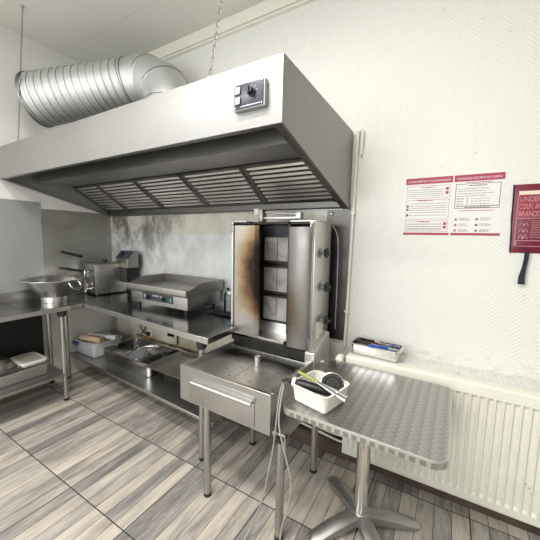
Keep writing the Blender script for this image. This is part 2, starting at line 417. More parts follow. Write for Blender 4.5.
# ------------------------------------------------------------------ wall linings
t = thing('splashback_sheet', 'large grimy pale splashback on the back wall under the hood, streaked dark near the corner', 'wall panel', (-2.07, 2.149, .9))
b = B(); bx(b, -3.455, -.70, 2.143, 2.149, .88, 1.78); obj('sheet', b, 'splash', t)
t = thing('splashback_sheet', 'narrow brushed steel sheet on the back wall right of the kebab grill', 'wall panel', (-.66, 2.149, .78))
b = B(); bx(b, -.78, -.612, 2.138, 2.143, .775, 1.76); obj('sheet', b, 'sheet_dark', t)
b = B(); lathe(b, [(.012, 0), (.012, -.012), (.006, -.016), (0, -.016)], (-.745, 2.138, 1.70), 12, 'y'); obj('screw', b, 'steel_light', t)
t = thing('splashback_sheet', 'smooth pale steel sheet on the left wall behind the colander, outer one', 'wall panel', (XL+.001, 1.0, 1.04))
b = B(); bx(b, XL+.001, XL+.006, .0, 1.434, .95, 1.82); obj('sheet', b, 'sheet', t)
b = B(); lathe(b, [(.006, .0), (.006, .004), (0, .006)], (XL+.006, 1.405, 1.795), 10, 'x'); obj('screw', b, 'steel_dark', t); b = B(); lathe(b, [(.006, .0), (.006, .004), (0, .006)], (XL+.006, 1.405, 1.1), 10, 'x'); obj('screw', b, 'steel_dark', t)
t = thing('splashback_sheet', 'dull wiped zinc sheet on the left wall behind the fryer, reaching the corner', 'wall panel', (XL+.001, 1.8, .9))
b = B(); bx(b, XL+.001, XL+.004, 1.436, 2.142, .885, 1.757); obj('sheet', b, 'zinc', t)
b = B(); lathe(b, [(.005, .0), (.005, .004), (0, .005)], (XL+.004, 1.5, 1.2), 10, 'x'); obj('screw', b, 'steel_dark', t)
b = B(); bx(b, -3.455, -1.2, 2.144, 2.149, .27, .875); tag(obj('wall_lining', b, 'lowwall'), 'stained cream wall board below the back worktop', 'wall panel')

# ------------------------------------------------------------------ exhaust hood
HX0, HX1, HY0, HY1 = -3.44, -.615, 1.12, 2.138
t = thing('exhaust_hood', 'big box shaped stainless steel extractor hood hanging over the cooking line', 'extractor hood', (-2.03, 1.6, 1.73))
b = B(); bx(b, HX0, HX1, HY0, HY0+.012, 1.985, 2.25, .0025); obj('front_panel', b, 'hood', t)
poly = [(HY0+.012, 1.985), (HY0+.012, 2.25), (HY1, 2.25), (HY1, 1.726)]
b = B(); prism(b, poly, YZ, HX1-.012, HX1)
obj('side_panel', b, 'hood', t)
b = B(); prism(b, poly, YZ, HX0, HX0+.012); obj('side_panel', b, 'hood', t)
b = B(); bx(b, HX0+.012, HX1-.012, HY0+.012, HY1, 2.24, 2.25); obj('top_panel', b, 'hood', t)
b = B(); bx(b, HX0+.012, HX1-.012, HY1-.01, HY1, 1.726, 2.24); obj('back_panel', b, 'hood_in', t)
b = B(); sl = (1.726-1.985)/(HY1-HY0-.012)
for x0, x1 in ((HX0+.012, HX0+.05), (HX1-.05, HX1-.012)):
    prism(b, [(HY0+.012, 1.986), (HY1-.01, 1.729), (HY1-.01, 1.734), (HY0+.012, 1.991)], YZ, x0, x1)
bx(b, HX0+.012, HX1-.012, HY0+.012, HY0+.035, 1.985, 1.989)
obj('bottom_rim', b, 'hood_in', t)
b = B(); prism(b, [(1.37, 1.985), (1.37, 2.20), (1.376, 2.20), (1.38, 1.993), (1.735, 2.018), (1.738, 2.012), (1.38, 1.985)], YZ, HX0+.013, HX1-.013); obj('inner_baffle', b, 'steel', t)
b = B(); prism(b, [(2.085, 1.79), (2.085, 1.742), (2.127, 1.734), (2.127, 1.74), (2.09, 1.748), (2.09, 1.79)], YZ, HX0+.013, HX1-.013); obj('grease_gutter', b, 'sheet_dark', t)
A0, A1 = Vector((0, 1.74, 2.01)), Vector((0, 2.085, 1.79)); D_ = A1-A0; Ln = D_.length; D_.normalize(); Nn = Vector((0, -D_.z, D_.y))  # up-normal
if Nn.z < 0: Nn = -Nn
xs = [-3.42, -3.03, -2.455, -1.872, -1.275, -.69]
b = B(); prism(b, [tuple((A0)[1:]), tuple(A1[1:]), tuple((A1+Nn*.01)[1:]), tuple((A0+Nn*.01)[1:])], YZ, xs[-1], HX1-.013); obj('blank_panel', b, 'hood_in', t)
def barx(bm, x0, x1, p, w, h, tilt=0):
    """a bar along x whose cross-section (w along the slope, h along the normal) is centred on p"""
    c, s = math.cos(tilt), math.sin(tilt); d = D_*c+Nn*s; n = Nn*c-D_*s
    q = [p-d*w/2-n*h/2, p+d*w/2-n*h/2, p+d*w/2+n*h/2, p-d*w/2+n*h/2]
    prism(bm, [(v.y, v.z) for v in q], YZ, x0, x1)
for i in range(5):
    x0, x1 = xs[i]+.004, xs[i+1]-.004
    b = B()
    barx(b, x0, x1, A0+D_*.012-Nn*.004, .022, .012); barx(b, x0, x1, A0+D_*(Ln-.010)-Nn*.004, .018, .012)
    for a, c in ((x0, x0+.022), (x1-.022, x1)): barx(b, a, c, A0+D_*Ln/2-Nn*.006, Ln, .016)
    fo = obj('baffle_filter', b, 'hood_in', t)
    b = B()
    for k in range(9):
        p = A0+D_*(.04+k*(Ln-.075)/8)
        barx(b, x0+.022, x1-.022, p, .021, .003, R(-20)); barx(b, x0+.022, x1-.022, p-D_*.013+Nn*.002, .0025, .010)
    obj('slats', b, 'baffle', fo)
b = B(); bx(b, xs[0], xs[-1], 1.75, 2.12, 2.10, 2.11); obj('cavity_shade_sheet', b, 'burnt', t)  # dark sheet stands in for the shaded cavity behind the filter slats
# switch unit on the front
b = B(); bx(b, -.842, -.682, HY0-.026, HY0, 2.055, 2.165, .006); cp = obj('control_box', b, 'grey_pl', t)
b = B(); bx(b, -.834, -.690, HY0-.030, HY0-.0255, 2.062, 2.158, .001); obj('face_plate', b, 'panel_bl', cp)
b = B(); lathe(b, [(.019, 0), (.019, -.006), (.015, -.007), (.014, -.024), (0, -.025)], (-.745, HY0-.03, 2.118), 20, 'y'); bx(b, -.748, -.742, HY0-.060, HY0-.05, 2.104, 2.132); obj('knob', b, 'black', cp)
for z in (2.133, 2.092):
    b = B(); bx(b, -.826, -.802, HY0-.038, HY0-.03, z-.014, z+.014, .003); obj('rocker_switch', b, 'steel_light', cp)
b = B()
for x, z in ((-.829, 2.066), (-.695, 2.066), (-.829, 2.154), (-.695, 2.154)): lathe(b, [(.003, 0), (.003, -.002), (0, -.003)], (x, HY0-.03, z), 8, 'y')
for k in range(9): bx(b, -.80+k*.011, -.793+k*.011, HY0-.0306, HY0-.03, 2.067, 2.070)
for a in range(7):
    an = R(210-a*40); bx(b, -.745+.026*math.cos(an)-.001, -.745+.026*math.cos(an)+.001, HY0-.0306, HY0-.03, 2.118+.026*math.sin(an)-.001, 2.118+.026*math.sin(an)+.001)
obj('dial_marks', b, 'steel_light', cp)
b = B(); bx(b, -.885, -.622, HY0-.0012, HY0-.0002, 2.17, 2.238); tp = obj('tape_strip', b, plain('translucent_tape', (.74, .74, .78), .25, .2, .08, 30, bump=.6), t)
b = B()
for x in (-.83, -.79, -.755, -.72):
    tube(b, [(x, HY0-.0016, 2.188), (x+.004, HY0-.0016, 2.205), (x+.012, HY0-.0016, 2.212), (x+.02, HY0-.0016, 2.202), (x+.021, HY0-.0016, 2.186)], .0012, 6)
tube(b, [(-.700, HY0-.0016, 2.186), (-.694, HY0-.0016, 2.215), (-.682, HY0-.0016, 2.232)], .0018, 6)
obj('pen_marks', b, 'grey_pl', tp)
b = B(); lathe(b, [(.005, 0), (.005, .003), (0, .004)], (HX1, 1.62, 2.05), 10, 'x'); obj('rivet', b, 'steel_dark', t); b = B(); lathe(b, [(.005, 0), (.005, .003), (0, .004)], (HX1, 1.66, 1.99), 10, 'x'); obj('rivet', b, 'steel_dark', t)

# chains
def chain(p0, p1, label):
    p0, p1 = Vector(p0), Vector(p1); L = (p1-p0).length; n = int(L/.026); d = (p1-p0)/n
    o = thing('hanging_chain', label, 'chain', p0, group=None)
    b = B(); dn = d.normalized(); s1 = dn.orthogonal().normalized(); s2 = dn.cross(s1)
    for i in range(n):
        c = p0+d*(i+.5); s = s1 if i % 2 else s2
        tube(b, [c+dn*.016*math.sin(a)+s*.0055*math.cos(a) for a in [2*PI*k/10 for k in range(10)]], .0014, 5, closed=True)
    obj('links', b, 'sheet_dark', o)
    b = B(); tube(b, [p1+Vector((0, 0, -.012)), p1], .004, 8); lathe(b, [(.018, -.004), (.018, 0), (0, 0)], p1, 14); obj('ceiling_hook', b, 'steel_light', o)
    b = B(); tube(b, [p0+Vector((.011*math.cos(a), 0, .011+.011*math.sin(a))) for a in [2*PI*k/12 for k in range(12)]], .003, 6, closed=True); obj('eye_bolt', b, 'steel_light', o)
chain((-3.085, 1.15, 2.25), (-3.03, 1.22, ZC), 'thin steel chain from ceiling to hood crossing the open end of the duct')
chain((-1.03, 1.15, 2.25), (-.84, 1.20, ZC), 'thin steel chain from ceiling to the hood left of its switch box')

# duct
t = thing('ventilation_duct', 'large ribbed silver spiral duct with elbow rising from top of the hood', 'air duct', (-2.06, 1.80, 2.25))
a, c = Vector((-3.19, 1.35, 2.675)), Vector((-2.45, 1.76, 2.82)); n = 15; pts = []; rad = []
for i in range(n):
    for u, k in ((0, .0015), (.08, .0015), (.12, 0), (.42, -.001), (.5, .0012), (.58, -.001), (.95, 0)):
        s = (i+u)/n; pts.append(a.lerp(c, s)); rad.append(.213-.024*s+k)
pts.append(c); rad.append(.189)
b = B(); tube(b, pts, rad, 40, cap=False)
obj('spiral_pipe', b, 'galv', t)
dv = (c-a).normalized(); u1 = dv.orthogonal().normalized(); u2 = dv.cross(u1); b = B(); H = []
for k in range(14*36+1):
    q = k/(14*36); an = 2*PI*k/36; H.append(a.lerp(c, q)+(u1*math.cos(an)+u2*math.sin(an))*(.2135-.024*q))
tube(b, H, .0022, 5); obj('spiral_seam', b, 'sheet_dark', t)
b = B(); inner = [a.lerp(c, .0), a.lerp(c, .5), c]; tube(b, inner, [.207, .195, .184], 40, cap=False)
obj('pipe_lining', b, 'steel_dark', t)
b = B(); dv = (c-a).normalized(); tube(b, [a-dv*.004, a+dv*.012], [.219, .219], 40, cap=False); tube(b, [a-dv*.004, a-dv*.0035, a+dv*.012], [.219, .205, .205], 40, cap=False); obj('end_rim', b, 'steel_dark', t)
def gore(p, q, r, nm='elbow_segment'):
    b = B(); p, q = Vector(p), Vector(q); d = (q-p).normalized(); tube(b, [p, p+d*.004, p+d*.008, q-d*.008, q-d*.004, q], [r+.006, r+.006, r, r, r+.006, r+.006], 36, cap=False); obj(nm, b, 'galv', t)
E1 = Vector((-2.32, 1.82, 2.84)); E2 = Vector((-2.14, 1.84, 2.75)); E3 = Vector((-2.05, 1.82, 2.60))
el = [c-dv*.01, E1, E2, E3, Vector((-2.04, 1.80, 2.25))]
b = B(); cs = catmull([c-dv*.06, c]+el[1:], 3)
pp = [c-dv*.02]; 
# mitred elbow as one skin with raised seams between gores
ring_pts = []; ring_r = []
for i in range(len(el)-1):
    p, q = el[i], el[i+1]
    for s, k in ((.01, .005), (.05, .005), (.07, 0), (.5, 0), (.98, 0)): ring_pts.append(p.lerp(q, s)); ring_r.append(.188+k)
tube(b, ring_pts, ring_r, 40, cap=False); obj('elbow', b, 'galv', t)
for k in range(4):
    p, q = el[k], el[k+1]; d = (q-p).normalized(); m0 = p.lerp(q, .03); b = B(); tube(b, [m0, m0+d*.005], [.1945, .1945], 40); obj('seam_ring', b, 'sheet_dark', t)
b = B(); lathe(b, [(.235, 2.251), (.235, 2.256), (.195, 2.256), (.195, 2.31), (.190, 2.31)], (-2.04, 1.80, 0), 40); obj('collar', b, 'galv', t)

# vertical pipe on the wall beside the hood
t = thing('gas_pipe', 'thin vertical cream pipe on the wall down the right side of the hood', 'pipe', (-.60, 2.125, .76))
b = B(); tube(b, catmull([(-.606, 2.128, .74), (-.600, 2.128, 1.0), (-.590, 2.128, 1.6), (-.580, 2.128, 2.2), (-.576, 2.126, 2.235), (-.560, 2.120, 2.25), (-.550, 2.122, 2.235), (-.551, 2.128, 2.15), (-.553, 2.13, 2.09)], 6), .0095, 12); obj('tube', b, 'cream', t)
for z, x in ((1.0, -.600), (1.7, -.588)): b = B(); bx(b, x-.014, x+.014, 2.115, 2.149, z-.008, z+.008); obj('pipe_clip', b, 'cream', t)

# ------------------------------------------------------------------ work tables
def leg(bm, x, y, z0, z1, r=.019): tube(bm, [(x, y, z0+.02), (x, y, z1)], r, 18)
def table_leg(parent, x, y, z1=.84, r=.019):
    b = B(); leg(b, x, y, 0, z1, r); l = obj('leg', b, 'steel', parent)
    b = B(); lathe(b, [(.014, 0), (.021, .004), (.021, .022), (.015, .028), (0, .028)], (x, y, 0), 16); obj('foot', b, 'rubber', l)
    b = B(); lathe(b, [(.0, z1-.052), (.026, z1-.052), (.035, z1-.042), (.036, z1-.001), (0, z1-.001)], (x, y, 0), 18); obj('socket', b, 'rubber', l)
t = thing('work_table', 'stainless steel work table along the left wall with an undershelf', 'table', (-3.2, .8, 0))
b = B(); prism(b, [(-3.455, .0), (-2.885, .0), (-2.885, 1.495), (-3.455, 1.495)], XY, .838, .88); obj('tabletop', b, 'steel_top', t, bevel=.004)
b = B(); bx(b, -2.885, -2.8825, .0, 1.385, .840, .877); obj('lit_edge_strip', b, 'steel_light', t)  # paler strip added so the worktop's front edge looks lit
b = B(); bx(b, -3.453, -3.438, .0, 1.495, .88, .975, .003); obj('upstand', b, 'steel', t)
for x, y in ((-2.922, 1.325), (-3.40, 1.42), (-2.922, .05), (-3.40, .05)): table_leg(t, x, y)
b = B(); bx(b, -3.42, -2.905, .03, 1.345, .235, .26, .003); obj('shelf', b, 'steel', t)
t = thing('work_table', 'stainless steel work table along the back wall under the fryer and griddle', 'table', (-2.3, 1.75, 0))
b = B(); prism(b, [(-3.455, 1.51), (-2.88, 1.498), (-1.262, 1.392), (-1.272, 1.685), (-1.345, 1.685), (-1.345, 2.14), (-3.455, 2.14)], XY, .838, .88); obj('tabletop', b, 'steel_top', t, bevel=.004)
b = B(); prism(b, [(-2.872, 1.4975), (-1.264, 1.3925), (-1.264, 1.3895), (-2.872, 1.4945)], XY, .840, .877); obj('lit_edge_strip', b, 'steel_light', t)  # added pale strip, puts the bright light on this front edge into colour
for x, y in ((-1.347, 1.425), (-3.36, 1.56), (-1.40, 2.05), (-3.40, 2.08)): table_leg(t, x, y)
b = B(); prism(b, [(-3.42, 1.60), (-1.30, 1.475), (-1.31, 2.085), (-3.42, 2.10)], XY, .225, .25); bx(b, -3.4, -1.32, 2.085, 2.10, .25, .30)
obj('shelf', b, 'steel', t, bevel=.003)

# ------------------------------------------------------------------ things on worktops
# colander
CX, CY = -3.192, 1.40
t = thing('colander', 'wide conical stainless steel colander standing on the left work table', 'colander', (CX, CY, .88))
b = B(); lathe(b, [(.100, .925), (.118, .932), (.235, 1.080), (.248, 1.090), (.253, 1.090), (.253, 1.095), (.244, 1.095), (.230, 1.086), (.113, .938), (.0, .930)], (CX, CY, 0), 56); obj('bowl', b, 'satin', t)
b = B(); lathe(b, [(.106, .881), (.109, .881), (.112, .925), (.110, .935), (.107, .935), (.109, .925)], (CX, CY, 0), 44); obj('foot_ring', b, 'satin', t)
an = R(15); b = B(); P_ = [(CX+q*math.cos(an+da), CY+q*math.sin(an+da), z) for q, da, z in ((.240, -.22, 1.075), (.268, -.18, 1.035), (.278, 0, 1.005), (.268, .18, 1.035), (.240, .22, 1.075))]
tube(b, catmull(P_, 5), .005, 8); obj('handle', b, 'satin', t)
for k, dz in ((-1, 0), (0, 0), (1, 0)):
    an = R(285+k*26); r0 = .118+(.975-.932)*1.01+.001; x, y = CX+r0*math.cos(an), CY+r0*math.sin(an)
    b = B(); tube(b, [(x-.016*math.cos(an), y-.016*math.sin(an), .959), (x+.014*math.cos(an), y+.014*math.sin(an), .989)], .0028, 6); obj('drain_slot', b, 'burnt', t)

# deep fryer (local coords: front faces -y)
FR = thing('deep_fryer', 'stainless steel countertop deep fryer with drain tap in the corner', 'fryer', (-3.235, 1.93, .88), R(-9))
def ob(n, bm, m, p, **k): return obj(n, bm, m, p, local=True, **k)
b = B(); bx(b, -.14, .14, -.165, .165, .014, .325, .006); bd = ob('body', b, 'satin', FR)
b = B()
for x in (-.12, .12):
    for y in (-.14, .14): b = B(); lathe(b, [(.012, 0), (.012, .015)], (x, y, 0), 10); ob('foot', b, 'rubber', FR)
b = B(); bx(b, -.148, .148, -.172, .13, .325, .333, .002); bx(b, -.11, .11, -.14, .10, .333, .337, .001); lid = ob('lid', b, 'steel_dark', FR)
b = B(); lathe(b, [(.016, .337), (.014, .343), (.026, .35), (.028, .362), (.022, .368), (0, .369)], (.045, -.02, 0), 18); ob('lid_knob', b, 'black', lid)
b = B(); prism(b, [(.08, .29), (.08, .385), (.145, .465), (.20, .465), (.20, .29)], YZ, .08, .34)
hd = ob('control_head', b, 'steel_dark', FR, bevel=.003)
b = B(); prism(b, [(.076, .388), (.142, .469), (.147, .466), (.081, .384)], YZ, .07, .35)
ob('control_face', b, 'panel_bl', hd)
b = B(); m3 = Matrix.Rotation(R(45), 3, 'X')
lathe(b, [(.030, 0), (.027, .024), (0, .025)], (0, 0, 0), 16); bmesh.ops.rotate(b, cent=(0, 0, 0), matrix=m3, verts=b.verts[:]); bmesh.ops.translate(b, vec=(.18, .108, .425), verts=b.verts[:]); ob('knob', b, 'black', hd)
b = B(); bx(b, .23, .245, .110, .122, .42, .434); bx(b, .265, .28, .110, .122, .42, .434); ob('indicator', b, 'steel_light', hd)
b = B(); bx(b, .145, .30, .09, .19, .13, .29); ob('cable_housing', b, 'black', hd)
b = B(); tube(b, [(-.0, -.165, .06), (-.0, -.215, .06)], .013, 12); lathe(b, [(.017, -.205), (.017, -.185)], (0, 0, .06), 12, 'y'); tube(b, [(0, -.205, .06), (-.0, -.21, .03)], .012, 12); tp = ob('drain_tap', b, 'chrome', FR)
b = B(); tube(b, [(0, -.195, .07), (0, -.195, .095)], .005, 8); bx(b, -.015, .015, -.202, -.188, .092, .118, .004); ob('tap_lever', b, 'white_pl', tp)
b = B(); lathe(b, [(.010, -.165), (.009, -.172), (0, -.173)], (.055, 0, .12), 12, 'y'); ob('thermostat_light', b, 'white_pl', FR)
for (p, q, zc) in (((.0, -.42, .462), (-.065, -.20, .40), 0), ((.02, -.44, .30), (-.10, -.20, .245), 0)):
    b = B(); v0, v1 = Vector(p), Vector(q); tube(b, [v0, v0.lerp(v1, .1), v0.lerp(v1, .9), v1], [.009, .014, .014, .009], 8); h = ob('basket_handle', b, 'black', FR)
    b = B(); tube(b, [v1, v1+(v1-v0).normalized()*.06], .003, 6); ob('wire', b, 'chrome', h)
b = B(); tube(b, [(-.115, -.17, .235), (-.105, -.178, .21), (-.105, -.178, .02)], .0045, 8); ob('basket_rest', b, 'chrome', FR)

# griddle
t = thing('electric_griddle', 'flat stainless steel griddle plate with two knobs on back worktop', 'griddle', (-2.13, 1.9, .88))
b = B(); bx(b, -2.458, -1.752, 1.695, 2.10, .925, 1.035, .004); obj('body', b, 'steel', t)
b = B(); bx(b, -2.488, -1.738, 1.665, 2.115, 1.032, 1.046, .003); bx(b, -2.488, -1.738, 1.665, 1.674, 1.035, 1.092, .002)
bx(b, -2.485, -1.742, 1.74, 2.11, 1.044, 1.060, .003); prism(b, [(1.674, 1.046), (1.674, 1.088), (1.74, 1.060), (1.74, 1.046)], YZ, -2.485, -1.742)
obj('cooking_plate', b, steel('griddle_plate', (.46, .45, .43), .36, .5, (.25, .22, .18), gs=4), t)
b = B(); prof = [(1.674, 1.046), (1.665, 1.078), (1.86, 1.135), (2.115, 1.135), (2.115, 1.046)]
for x in (-2.495, -1.742): prism(b, prof, YZ, x, x+.008)
bx(b, -2.488, -1.738, 2.107, 2.115, 1.046, 1.135); obj('splash_guard', b, 'steel_dark', t)
for x in (-2.39, -1.80):
    for y in (1.73, 2.06):
        b = B(); lathe(b, [(.014, .88), (.016, .90), (.016, .925)], (x, y, 0), 12); obj('foot', b, 'rubber', t)
b = B(); bx(b, -2.29, -1.915, 1.689, 1.695, .960, 1.025, .001); cpn = obj('control_panel', b, 'panel_bl', t)
for x in (-2.205, -2.015):
    b = B(); lathe(b, [(.024, 0), (.022, -.004), (.018, -.005), (.016, -.024), (0, -.025)], (x, 1.689, .990), 18, 'y'); bx(b, x-.003, x+.003, 1.657, 1.67, .976, 1.004); obj('knob', b, 'black', cpn)
b = B(); bx(b, -1.945, -1.925, 1.685, 1.689, .972, 1.006, .002); obj('power_switch', b, 'green', cpn)
b = B()
for x in (-2.272, -2.06): bx(b, x, x+.022, 1.688, 1.6892, .975, 1.01)
bx(b, -2.165, -2.075, 1.688, 1.6892, 1.0, 1.012)
for x in (-2.205, -2.015):
    for a in range(8):
        an = R(-45+a*38); bx(b, x+.031*math.cos(an)-.0015, x+.031*math.cos(an)+.0015, 1.688, 1.6892, .99+.029*math.sin(an)-.0015, .99+.029*math.sin(an)+.0015)
obj('panel_marks', b, 'steel_light', cpn)
b = B()
for j in range(4):
    for k in range(5): bx(b, -1.7525, -1.749, 1.75+j*.082, 1.805+j*.082, .957+k*.014, .961+k*.014)
obj('louvres', b, 'steel_light', t)

# bottle and glass jar behind
t = thing('glass_jar', 'clear glass jar beside griddle and left edge of kebab grill', 'jar', (-1.56, 2.01, .88))
b = B(); lathe(b, [(.04, .881), (.043, .89), (.043, 1.02), (.039, 1.035), (.039, 1.05), (.036, 1.05), (.036, 1.03), (.040, 1.015), (.040, .892), (0, .887)], (-1.56, 2.01, 0), 28); obj('jar_body', b, 'glass', t)
b = B(); lathe(b, [(.041, 1.04), (.043, 1.042), (.043, 1.06), (0, 1.062)], (-1.56, 2.01, 0), 28); obj('lid', b, 'steel_light', t)
t = thing('pump_bottle', 'black bottle with round cap behind the griddle near kebab grill', 'bottle', (-1.64, 2.07, .88))
b = B(); lathe(b, [(.035, .88), (.038, .885), (.038, 1.0), (.030, 1.03), (.014, 1.045), (.014, 1.06), (0, 1.06)], (-1.64, 2.07, 0), 24); obj('bottle_body', b, 'black', t)
b = B(); lathe(b, [(.012, 1.06), (.012, 1.075), (0, 1.076)], (-1.64, 2.07, 0), 18); obj('cap', b, 'black', t)
t = thing('black_tray', 'small flat black tray on back worktop under the glass jar', 'tray', (-1.55, 1.9, .88))
b = B(); pan(b, -1.70, -1.38, 1.86, 1.945, .8805, .90, .02, .004); obj('tray_body', b, 'black', t)
t = thing('pepper_mill', 'black round topped mill standing between jar and kebab grill', 'mill', (-1.475, 2.06, .88))
b = B(); lathe(b, [(.022, .88), (.022, .95), (.016, 1.0), (.014, 1.09), (.016, 1.10)], (-1.475, 2.06, 0), 20); obj('mill_body', b, 'black', t)
b = B(); lathe(b, [(.015, 1.10), (.032, 1.115), (.036, 1.14), (.028, 1.162), (0, 1.168)], (-1.475, 2.06, 0), 20); obj('mill_head', b, 'black', t)

# ------------------------------------------------------------------ undershelf of the back table
t = thing('storage_tub', 'clear plastic storage tub at the corner end of the lower back shelf', 'tub', (-3.2, 1.78, .25))
b = B(); pan(b, -3.39, -3.02, 1.635, 1.96, .251, .405, .03, .012, .004, .02); obj('tub_body', b, 'clear', t)
b = B(); bx(b, -3.37, -3.27, 1.613, 1.626, .355, .395, .004); obj('clip', b, 'bluegrey', t)
for i, (x, y, z, a, l, m, lab) in enumerate(((-3.19, 1.72, .415, 12, .27, 'card', 'thick brown paper roll lying in the front of the plastic tub'), (-3.15, 1.81, .425, 20, .34, 'paper', 'white paper roll lying behind the brown roll in plastic tub'))):
    o = thing('paper_roll', lab, 'paper roll', (x, y, z), R(a)); b = B(); rr0 = .026 if i else .034
    lathe(b, [(rr0*.4, -l/2), (rr0, -l/2), (rr0, l/2), (rr0*.4, l/2), (rr0*.4, -l/2)], (0, 0, 0), 24, 'x'); ob('roll_body', b, m, o)
b = B(); bx(b, -3.33, -3.08, 1.69, 1.91, .256, .375, .02); tag(obj('folded_cloth', b, plain('pale_cloth', (.55, .53, .48), .9)), 'pale folded cloth inside the clear plastic tub', 'cloth')
t = thing('gastronorm_pan', 'large deep steel pan with a glass lid in it on lower back shelf', 'pan', (-2.6, 1.87, .25))
b = B(); pan(b, -2.92, -2.20, 1.665, 2.05, .2505, .385, .045, .012); obj('pan_body', b, 'chrome', t)
t = thing('pot_lid', 'round glass pot lid with steel rim and knob lying in deep pan', 'lid', (-2.60, 1.86, .285))
b = B(); lathe(b, [(.145, 0), (.150, .004), (.146, .008), (.142, .004)], (0, 0, 0), 40); rm = ob('rim', b, 'chrome', t)
b = B(); lathe(b, [(.143, .004), (.10, .035), (.05, .052), (0, .056), (0, .053), (.05, .049), (.10, .032), (.14, .003)], (0, 0, 0), 40); ob('dome', b, 'glass', t)
b = B(); lathe(b, [(.010, .055), (.010, .068), (.022, .073), (.024, .085), (.014, .092), (0, .093)], (0, 0, 0), 18); ob('knob', b, 'chrome', t)
t.rotation_euler = (R(12), R(-14), 0); t.location.z = .325
t = thing('food_tray', 'crumpled dark clear plastic box at back of deep steel pan', 'box', (-2.44, 1.88, .2525))
b = B(); pan(b, -2.42, -2.27, 1.80, 1.99, .253, .34, .03, .005, .002, .02); obj('box_body', b, glassy('smoked_plastic', (.08, .09, .10), .4, .15), t)
t = thing('wire_loop', 'bent steel wire handle standing up in the deep pan', 'wire', (-2.33, 1.9, .27))
b = B(); tube(b, catmull([(-2.43, 1.79, .27), (-2.42, 1.80, .40), (-2.37, 1.80, .445), (-2.32, 1.87, .43), (-2.31, 1.93, .39), (-2.32, 1.99, .28)], 6), .0028, 6); obj('wire', b, 'chrome', t)
t = thing('shallow_tray', 'shallow rectangular steel tray resting on the edge of the deep pan', 'tray', (-1.9, 1.8, .378))
b = B(); pan(b, -2.15, -1.62, 1.60, 1.99, .388, .412, .02, .014); o = obj('tray_body', b, 'steel', t)
b = B(); bx(b, -2.08, -1.60, 1.72, 2.0, .2505, .387, .005); tag(obj('shadow_crate', b, 'darkpanel'), 'added dark crate filling the shadow under the shallow steel tray', 'crate')  # added support block, coloured black to pass for the shadow below the tray
t = thing('plastic_film', 'crumpled bright plastic film along back edge of lower shelf', 'plastic film', (-2.2, 2.05, .39))
b = B()
for i in range(14):
    x = -2.62+i*.078; bx(b, x, x+.085, 2.065+random.uniform(-.006, .006), 2.073, .30+.0, .385+random.uniform(-.006, .01), .003, Matrix.Rotation(R(random.uniform(-8, 8)), 3, 'X'))
obj('film', b, M['clear'], t)
# wall services below worktop
for i, (x, z, lab) in enumerate(((-2.78, .44, 'black wall socket under the worktop above the deep pan'), (-2.44, .50, 'small black wall socket under the worktop left of the shallow tray'))):
    t = thing('wall_socket', lab, 'socket', (x, 2.14, z))
    b = B(); bx(b, x-.03, x+.03, 2.122, 2.144, z-.035, z+.035, .004); obj('socket_body', b, 'black' if i else 'white_pl', t)
    b = B(); bx(b, x-.018, x+.018, 2.092, 2.122, z-.022, z+.022, .005); obj('plug', b, 'black', t)
def cable(name, pts, r, mat, lab, cat='cable'):
    b = B(); tube(b, catmull(pts, 8), r, 8); return tag(obj(name, b, mat), lab, cat)
cable('power_cable', [(-3.0, 2.12, .832), (-2.98, 2.12, .70), (-2.95, 2.12, .55), (-2.88, 2.11, .46), (-2.78, 2.09, .44)], .006, 'black', 'thick black cable hanging under worktop into the white socket')
cable('power_cable', [(-2.84, 2.125, .832), (-2.9, 2.125, .74), (-2.93, 2.125, .60), (-2.85, 2.125, .50), (-2.9, 2.11, .41)], .006, 'black', 'looping black cable under the worktop near the clear tub')
cable('power_cable', [(-2.33, 2.12, .832), (-2.335, 2.12, .6), (-2.34, 2.12, .40)], .007, 'black', 'straight black cable hanging right of the small wall socket')
cable('floor_pipe', [(-3.0, 2.125, .385), (-2.4, 2.125, .37), (-1.9, 2.125, .36), (-1.4, 2.125, .35)], .012, 'rust', 'brown grimy pipe low on wall under back worktop', 'pipe')

# ------------------------------------------------------------------ left undershelf
t = thing('gastronorm_pan', 'long steel pan on the lower shelf of the left table', 'pan', (-3.1, .8, .26))
b = B(); pan(b, -3.33, -3.02, .58, 1.25, .2605, .365, .035, .012); obj('pan_body', b, 'steel_light', t)
t = thing('food_container', 'white plastic food container sitting on long steel pan', 'container', (-3.17, 1.13, .365))
b = B(); bx(b, -3.30, -3.05, 1.065, 1.235, .3655, .39, .010); prism(b, rrect(-3.315, -3.035, 1.05, 1.25, .035), XY, .388, .405); obj('box_body', b, 'white_pl', t, bevel=.003)
b = B(); prism(b, rrect(-3.29, -3.06, 1.075, 1.225, .03), XY, .405, .407); obj('film_lid', b, plain('milky_lid', (.50, .46, .40), .3), t)
t = thing('wire_rack', 'small steel wire rack lying on long pan left of white container', 'rack', (-3.15, .85, .362))
b = B()
for k in range(12): tube(b, [(-3.06-k*.022, .82, .372), (-3.06-k*.022, 1.035, .372)], .0025, 6)
for y in (.82, 1.035): tube(b, [(-3.05, y, .372), (-3.31, y, .372)], .004, 6); tube(b, [(-3.05, y, .364), (-3.05, y, .40)], .003, 6)
for z in (.385, .40): tube(b, [(-3.05, .82, z), (-3.05, 1.035, z)], .003, 6)
obj('rack_wires', b, 'chrome', t)
t = thing('mixing_bowl', 'dark metal bowl turned upside down on the wire rack', 'bowl', (-3.19, .94, .375))
b = B(); lathe(b, [(.105, .376), (.108, .378), (.095, .43), (.06, .462), (0, .47), (0, .466), (.06, .458), (.092, .428), (.104, .378)], (-3.19, .94, 0), 36); obj('bowl_body', b, 'steel_dark', t)
b = B(); bx(b, -3.455, -3.42, .1, 1.375, .262, .835, .003); tag(obj('backing_board', b, 'darkpanel'), 'tall matt black board against the wall under left table', 'board')

